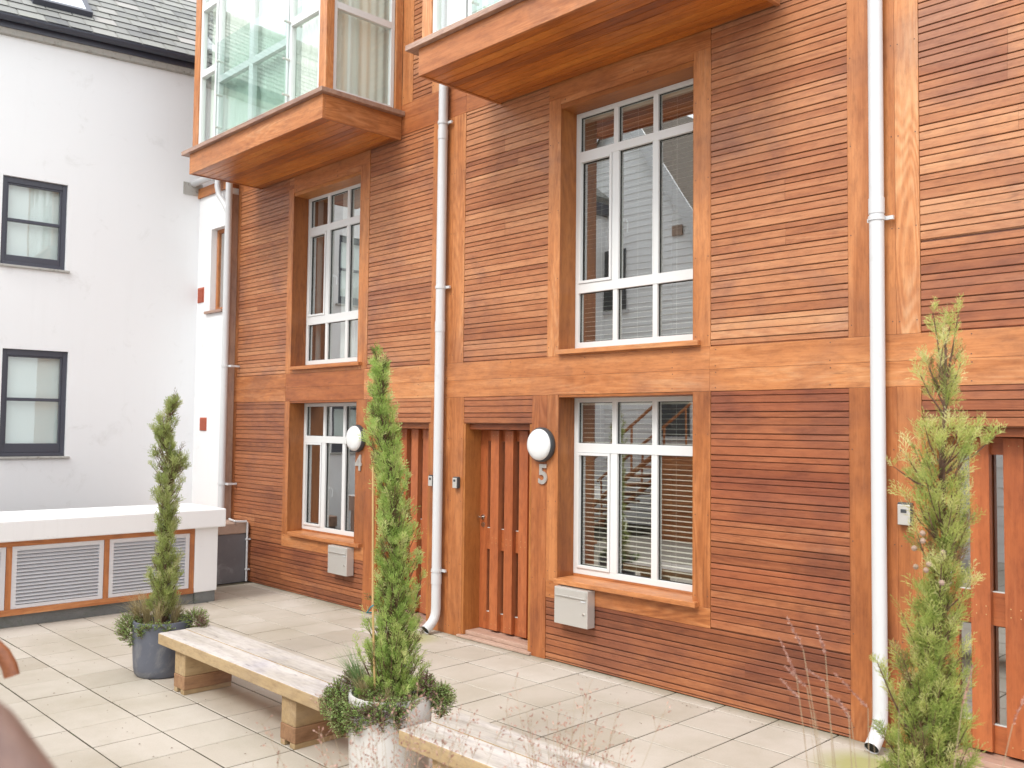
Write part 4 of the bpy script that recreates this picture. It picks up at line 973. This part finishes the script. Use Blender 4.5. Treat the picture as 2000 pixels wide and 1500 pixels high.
# camera side of the pots is towards (+.72,-.70); picture-left is (-.70,-.72), picture-right (+.70,+.72)
AL, AR, AF = R(226), R(46), R(-44)
underplant(P2, .50, .235, 'green and purple trailing plant spilling over the pale pot', 5,
    [(AL, .29, (.12,.12,.14), -.07, 3600, .22, .9), (AL-.3, .24, (.08,.08,.08), .04, 1300, .0, .3), (AL+.35, .27, (.10,.10,.12), -.11, 2600, .3, 1.0), (AR, .29, (.09,.09,.10), -.04, 2800, .3, 1.0), (AR-.4, .23, (.07,.07,.09), .05, 1300, .0, .5),
     (AF, .21, (.12,.12,.05), -.01, 1900, .12, .8), (AF+.30, .245, (.08,.06,.08), -.07, 900, .0, .6), (AF-.35, .245, (.09,.06,.07), -.06, 900, .0, .6), (AF-.05, .25, (.06,.05,.07), -.08, 500, .0, .6), (AF-.7, .25, (.08,.08,.10), -.09, 1400, .15, .9), (AF+.6, .22, (.08,.08,.05), .0, 900, .1, .8),
     (R(130), .15, (.12,.12,.07), .02, 1300, .2, .8), (AR+.4, .18, (.08,.08,.06), .02, 900, .2, .8), (AF-.6, .15, (.08,.08,.06), .0, 900, .1, .8)],
    [(AL, .17, 200, .29, .55, .5, 'grass', (-.2,-.2)), (AL+.4, .15, 90, .2, .8, .6, 'straw', (-.1,-.2)), (AF, .15, 35, .13, .9, .5, 'straw', (0,0))])
underplant(P1, .43, .225, 'straw coloured grass and green trailing plant over the dark pot', 6,
    [(AL, .25, (.14,.14,.12), -.05, 2600, .2, .8), (AL+.45, .24, (.10,.10,.12), -.08, 1700, .35, .9), (AR, .26, (.12,.12,.10), .0, 2300, .3, .9), (AR-.3, .36, (.07,.07,.09), -.02, 700, .0, .25), (AF, .2, (.10,.10,.04), -.01, 900, .2, .8), (AF-.4, .23, (.05,.05,.06), -.05, 500, .3, .8), (AF+.5, .22, (.06,.06,.05), -.03, 500, .3, .8), (R(120), .12, (.12,.12,.07), .02, 900, .2, .7)],
    [(AL, .12, 220, .30, .8, .6, 'straw', (-.15,-.15)), (AR, .1, 110, .26, .9, .6, 'straw', (.1,.1)), (AF, .10, 90, .30, .9, .65, 'straw', (0,0)), (AL, .2, 110, .24, .8, .5, 'straw', (-.2,-.2))])
underplant(P3, .50, .235, 'green plants round the foot of the golden cypress', 8, [(AL, .2, (.12,.12,.1), 0, 900, .3, .8), (AR, .2, (.12,.12,.1), 0, 900, .3, .8), (AF, .2, (.1,.1,.08), 0, 600, .3, .8)], [])

# ------------------------------------------------------------------ grasses in the foreground
def V3(s, z, c=(-1.647, -4.214)): return Vector((c[0], c[1], 0)) + E1*s + Vector((0, 0, z))
rng = random.Random(11)
fg = thing('fountain_grass', 'fine grass with narrow pinkish seed heads rising in front of the right slatted wall', 'grass', tuple(V3(.86, 0)))
st = MB(); hd = MB()
heads = [(.694,1.53,.733,1.454),(.688,1.505,.73,1.415),(.775,1.496,.796,1.429),(.626,1.366,.689,1.313),(.716,1.355,.766,1.303),(.73,1.404,.784,1.352),(.761,1.33,.793,1.276),(.815,1.391,.896,1.307),(.85,1.388,.899,1.357),(1.221,1.413,1.169,1.303),(1.178,1.409,1.15,1.31)]
for i, (sa, za, sb, zb_) in enumerate(heads):
    dy = Vector((rng.uniform(-.12, .12), rng.uniform(-.12, .12), 0)); tip = V3(sa, za)+dy; ft = V3(sb, zb_)+dy
    bs = V3(.86 + rng.uniform(-.05, .05) if sa < 1.0 else .98, 0) ; mid = bs.lerp(ft, .6) + Vector((0, 0, .02)) + E1*(.03 if sa < 1 else -.02)
    pts = []
    for k in range(9):
        q = k/8; p = bs*(1-q)**2 + mid*2*q*(1-q) + ft*q*q; pts.append(tuple(p))
    st.tube(pts, .0011, 4, cap=False)
    for k in range(100):
        q = rng.random(); p = ft.lerp(tip, q); a = ((tip-ft).normalized() + Vector((rng.gauss(0,.35), rng.gauss(0,.35), rng.gauss(0,.35)))).normalized(); s = a.cross(Vector((rng.gauss(0,1), rng.gauss(0,1), 0))).normalized(); l = rng.uniform(.006, .012)*(1-.4*q)
        hd.face([tuple(p), tuple(p+a*l*.5+s*.0017), tuple(p+a*l), tuple(p+a*l*.5-s*.0017)], (rng.random(), 0, 0, 0))
for k in range(16):
    s0 = .86 + rng.uniform(-.06, .1); s1 = s0 + rng.uniform(-.16, .06); z1 = rng.uniform(1.05, 1.36); b0 = V3(s0, 0); b1 = V3(s1, z1) + Vector((rng.uniform(-.1,.1), rng.uniform(-.1,.1), 0)); st.tube([tuple(b0), tuple(b0.lerp(b1, .55)+E1*.02), tuple(b1)], [.0012, .001, .0005], 4, cap=False)
obj('stems', st, M['stem'], fg); obj('seed_heads', hd, M['seed'], fg)
def panicle(label, c, z0, n, seed, hgt, spread):
    rng = random.Random(seed); t = thing('panicle_grass', label, 'grass', (c[0], c[1], 0), group='airy foreground grasses'); st = MB(); hd = MB()
    for i in range(n):
        o_ = Vector((rng.gauss(0, 1), rng.gauss(0, 1), 0))*spread; top = Vector((c[0], c[1], rng.uniform(hgt*.78, hgt))) + o_; bs = Vector((c[0]+rng.gauss(0,.02), c[1]+rng.gauss(0,.02), z0))
        mid = bs.lerp(top, .6) - o_*.25; pts = [tuple(bs*(1-q)**2 + mid*2*q*(1-q) + top*q*q) for q in (0, .25, .5, .75, 1)]; st.tube(pts, [.0010,.0009,.0008,.0006,.0004], 3, cap=False)
        ax = (top - mid).normalized()
        for k in range(10):
            a0 = top - ax*rng.uniform(0, .11); d = (ax*.7 + Vector((rng.gauss(0,.6), rng.gauss(0,.6), rng.gauss(0,.4)))).normalized(); l = rng.uniform(.012, .04); a1 = a0 + d*l
            st.tube([tuple(a0), tuple(a1)], .0003, 3, cap=False)
            for m_ in range(2):
                p = a0.lerp(a1, rng.uniform(.5, 1)); s = d.cross(Vector((rng.gauss(0,1), rng.gauss(0,1), rng.gauss(0,1)))).normalized(); w_ = .0023; ll = rng.uniform(.006, .012)
                hd.face([tuple(p), tuple(p+d*ll*.5+s*w_), tuple(p+d*ll), tuple(p+d*ll*.5-s*w_)], (rng.random(), 0, 0, 0))
    obj('stems', st, M['stem'], t); obj('seed_heads', hd, M['seed'], t)
def at(u, v, d): return Vector((0, -5.8156, 2.0)) + (cf + cr*((u-1000)/1786.3) + cu*((750-v)/1786.3))*d
panicle('airy pink grass in front of the near bench and paving', (-1.90, -4.36), .3, 80, 21, 1.31, .12)
panicle('airy pink grass in front of the paving, left of the fine fountain grass', (-1.62, -4.05), .3, 60, 22, 1.31, .14)
panicle('sparse airy grass in front of the first bench foot', (-2.10, -4.66), .3, 7, 23, 1.24, .05)

lt = MB(); rng = random.Random(40)
for i in range(420):
    x = rng.uniform(-9.5, -1.0); y = rng.choice((rng.uniform(-4.2, -.1), rng.gauss(-.15, .08), rng.gauss(-3.3, .4)))
    if y > -.03 or x < -9.7: continue
    a = rng.uniform(0, 6.28); l = rng.uniform(.006, .018); w = l*rng.uniform(.15, .4); c, s_ = math.cos(a), math.sin(a); z = .004
    lt.face([(x, y, z), (x+c*l*.5-s_*w, y+s_*l*.5+c*w, z+.003), (x+c*l, y+s_*l, z+.001), (x+c*l*.5+s_*w, y+s_*l*.5-c*w, z+.002)], (rng.random()*.6, 0, 0, 0))
tag(obj('leaf_litter', lt, M['bark']), 'tiny dark bits of dead leaf scattered over the paving', 'leaf litter', kind='stuff')
# ------------------------------------------------------------------ handrails close to the camera
hr = MB(); hr.tube([(-2.01,-5.34,1.584),(-2.013,-5.305,1.580),(-2.008,-5.278,1.566),(-1.995,-5.260,1.544),(-1.986,-5.250,1.521),(-1.982,-5.246,1.502)], [.0145]*6, 20)
b0 = thing('curved_handrail', 'end of a curved brown handrail at the left edge', 'handrail', (-2.0, -5.5, 0))
obj('rail', hr, M['rail'], b0, smooth='auto')
nr = MB(); nr.tube([(-0.985,-5.68,1.805),(-0.82,-5.610,1.741),(-0.66,-5.585,1.676)], .040, 28)
b1 = thing('near_handrail', 'out of focus pinkish brown handrail filling the bottom left corner', 'handrail', (-.8, -5.5, 0))
obj('rail', nr, M['oldrail'], b1, smooth='auto')

# ================================================================== house opposite, seen only as a reflection in the glass
oh = thing('weatherboard_house', 'white weatherboard house with a steep gable, visible only as a reflection in the windows', 'building', (-12.4, -9, 0))
b = MB(); gx0, gx1, gz, az = -15.2, -9.9, 5.4, 9.25; cx = -12.4
n = 62
for i in range(n):
    z0 = az*i/n; z1 = z0 + az/n
    def half(z): return (cx-gx0, gx1-cx) if z < gz else ((cx-gx0)*(az-z)/(az-gz), (gx1-cx)*(az-z)/(az-gz))
    l0, r0 = half(z0); l1, r1 = half(z1)
    b.face([(cx-l0, -9.0, z0), (cx-l1, -9.018, z1), (cx+r1, -9.018, z1), (cx+r0, -9.0, z0)]); b.face([(cx-l0, -9.0, z0), (cx+r0, -9.0, z0), (cx+r0, -9.018, z0), (cx-l0, -9.018, z0)])
b.box(cx-(cx-gx0), cx+(gx1-cx), -9.3, -9.03, 0, gz)
obj('wall', b, M['claddingwhite'], oh)
b = MB()
for (xa, xb) in ((gx0-.3, cx), (gx1+.35, cx)):
    bb = MB(); za = gz - .35
    for k in (0,): bb.face([(xa, -8.72, za), (xb, -8.72, az+.15), (xb, -8.72, az-.35), (xa, -8.72, za-.5)]); bb.face([(xa, -8.72, za), (xa, -8.76, za), (xb, -8.76, az+.15), (xb, -8.72, az+.15)])
    obj('bargeboard', bb, M['pvc'], oh)
    ba = [(xa, -8.75, za), (xb, -8.75, az+.15), (xb, -14, az+.15), (xa, -14, za)]; b.face(ba); b.face([(p[0], p[1], p[2]-.12) for p in ba]); b.quad(ba[0], ba[1], (ba[1][0], -8.75, ba[1][2]-.12), (ba[0][0], -8.75, ba[0][2]-.12))
obj('roof', b, M['browntile'], oh)
b = MB(); b.face([(gx1+.4, -8.9, 5.2), (2.5, -8.9, 5.2), (2.5, -11, 6.2), (gx1+.4, -11, 6.2)]); obj('side_roof', b, M['browntile'], oh)
b = MB()
for i in range(36): b.box(gx1+.02, 2.5, -9.02-.015*(i%2), -9.3, i*.145, (i+1)*.145-.004)
obj('side_wall', b, M['claddingwhite'], oh)
for (x, z, w_, h_) in ((-12.9, 5.2, 1.3, 1.35), (-11.0, 2.4, .8, 1.1), (-8.3, 3.2, 1.0, 1.2), (-5.3, 3.2, 1.0, 1.2), (-14.3, 2.2, .9, 1.1), (-6.8, 1.0, 1.0, 2.0)):
    b = MB(); b.box(x-w_/2, x+w_/2, -8.985, -8.96, z-h_/2, z+h_/2); wq = obj('window', b, M['lampbody'], oh); b = MB(); b.box(x-w_/2-.06, x+w_/2+.06, -8.995, -8.95, z-h_/2-.07, z-h_/2-.005); obj('sill', b, M['pvc'], wq)
b = MB(); b.box(-11.05, -10.8, -8.985, -8.96, 5.95, 6.15); obj('vent', b, M['stone'], oh)
# outside stair opposite, likewise seen reflected
sr = thing('timber_stair', 'timber stair with sloping handrails reflected in the ground floor window', 'stair', (-10.8, -7.6, 0))
b = MB()
for i in range(9): b.box(-12.4+i*.26, -12.1+i*.26, -8.3, -7.3, i*.18, i*.18+.045, d=.5)
for y in (-8.3, -7.3): b.tube([(-12.4, y, .9), (-10.1, y, 2.5)], .03, 8, tone=(.5,0,0,0)); b.tube([(-12.4, y, .0), (-10.1, y, 1.6)], .05, 8)
for i in range(5):
    for y in (-8.3, -7.3): b.tube([(-12.3+i*.52, y, i*.36), (-12.3+i*.52, y, .95+i*.36)], .022, 8)
obj('flight', b, M['trim'], sr)
b = MB(); b.box(-10.1, -7.6, -8.35, -7.25, 1.55, 1.65); b.box(-10.1, -7.6, -8.33, -7.27, 0, 1.54); obj('landing', b, M['trim'], sr)
# tidy: nothing else
print('objects', len(bpy.data.objects), 'verts', sum(len(m_.vertices) for m_ in bpy.data.meshes))
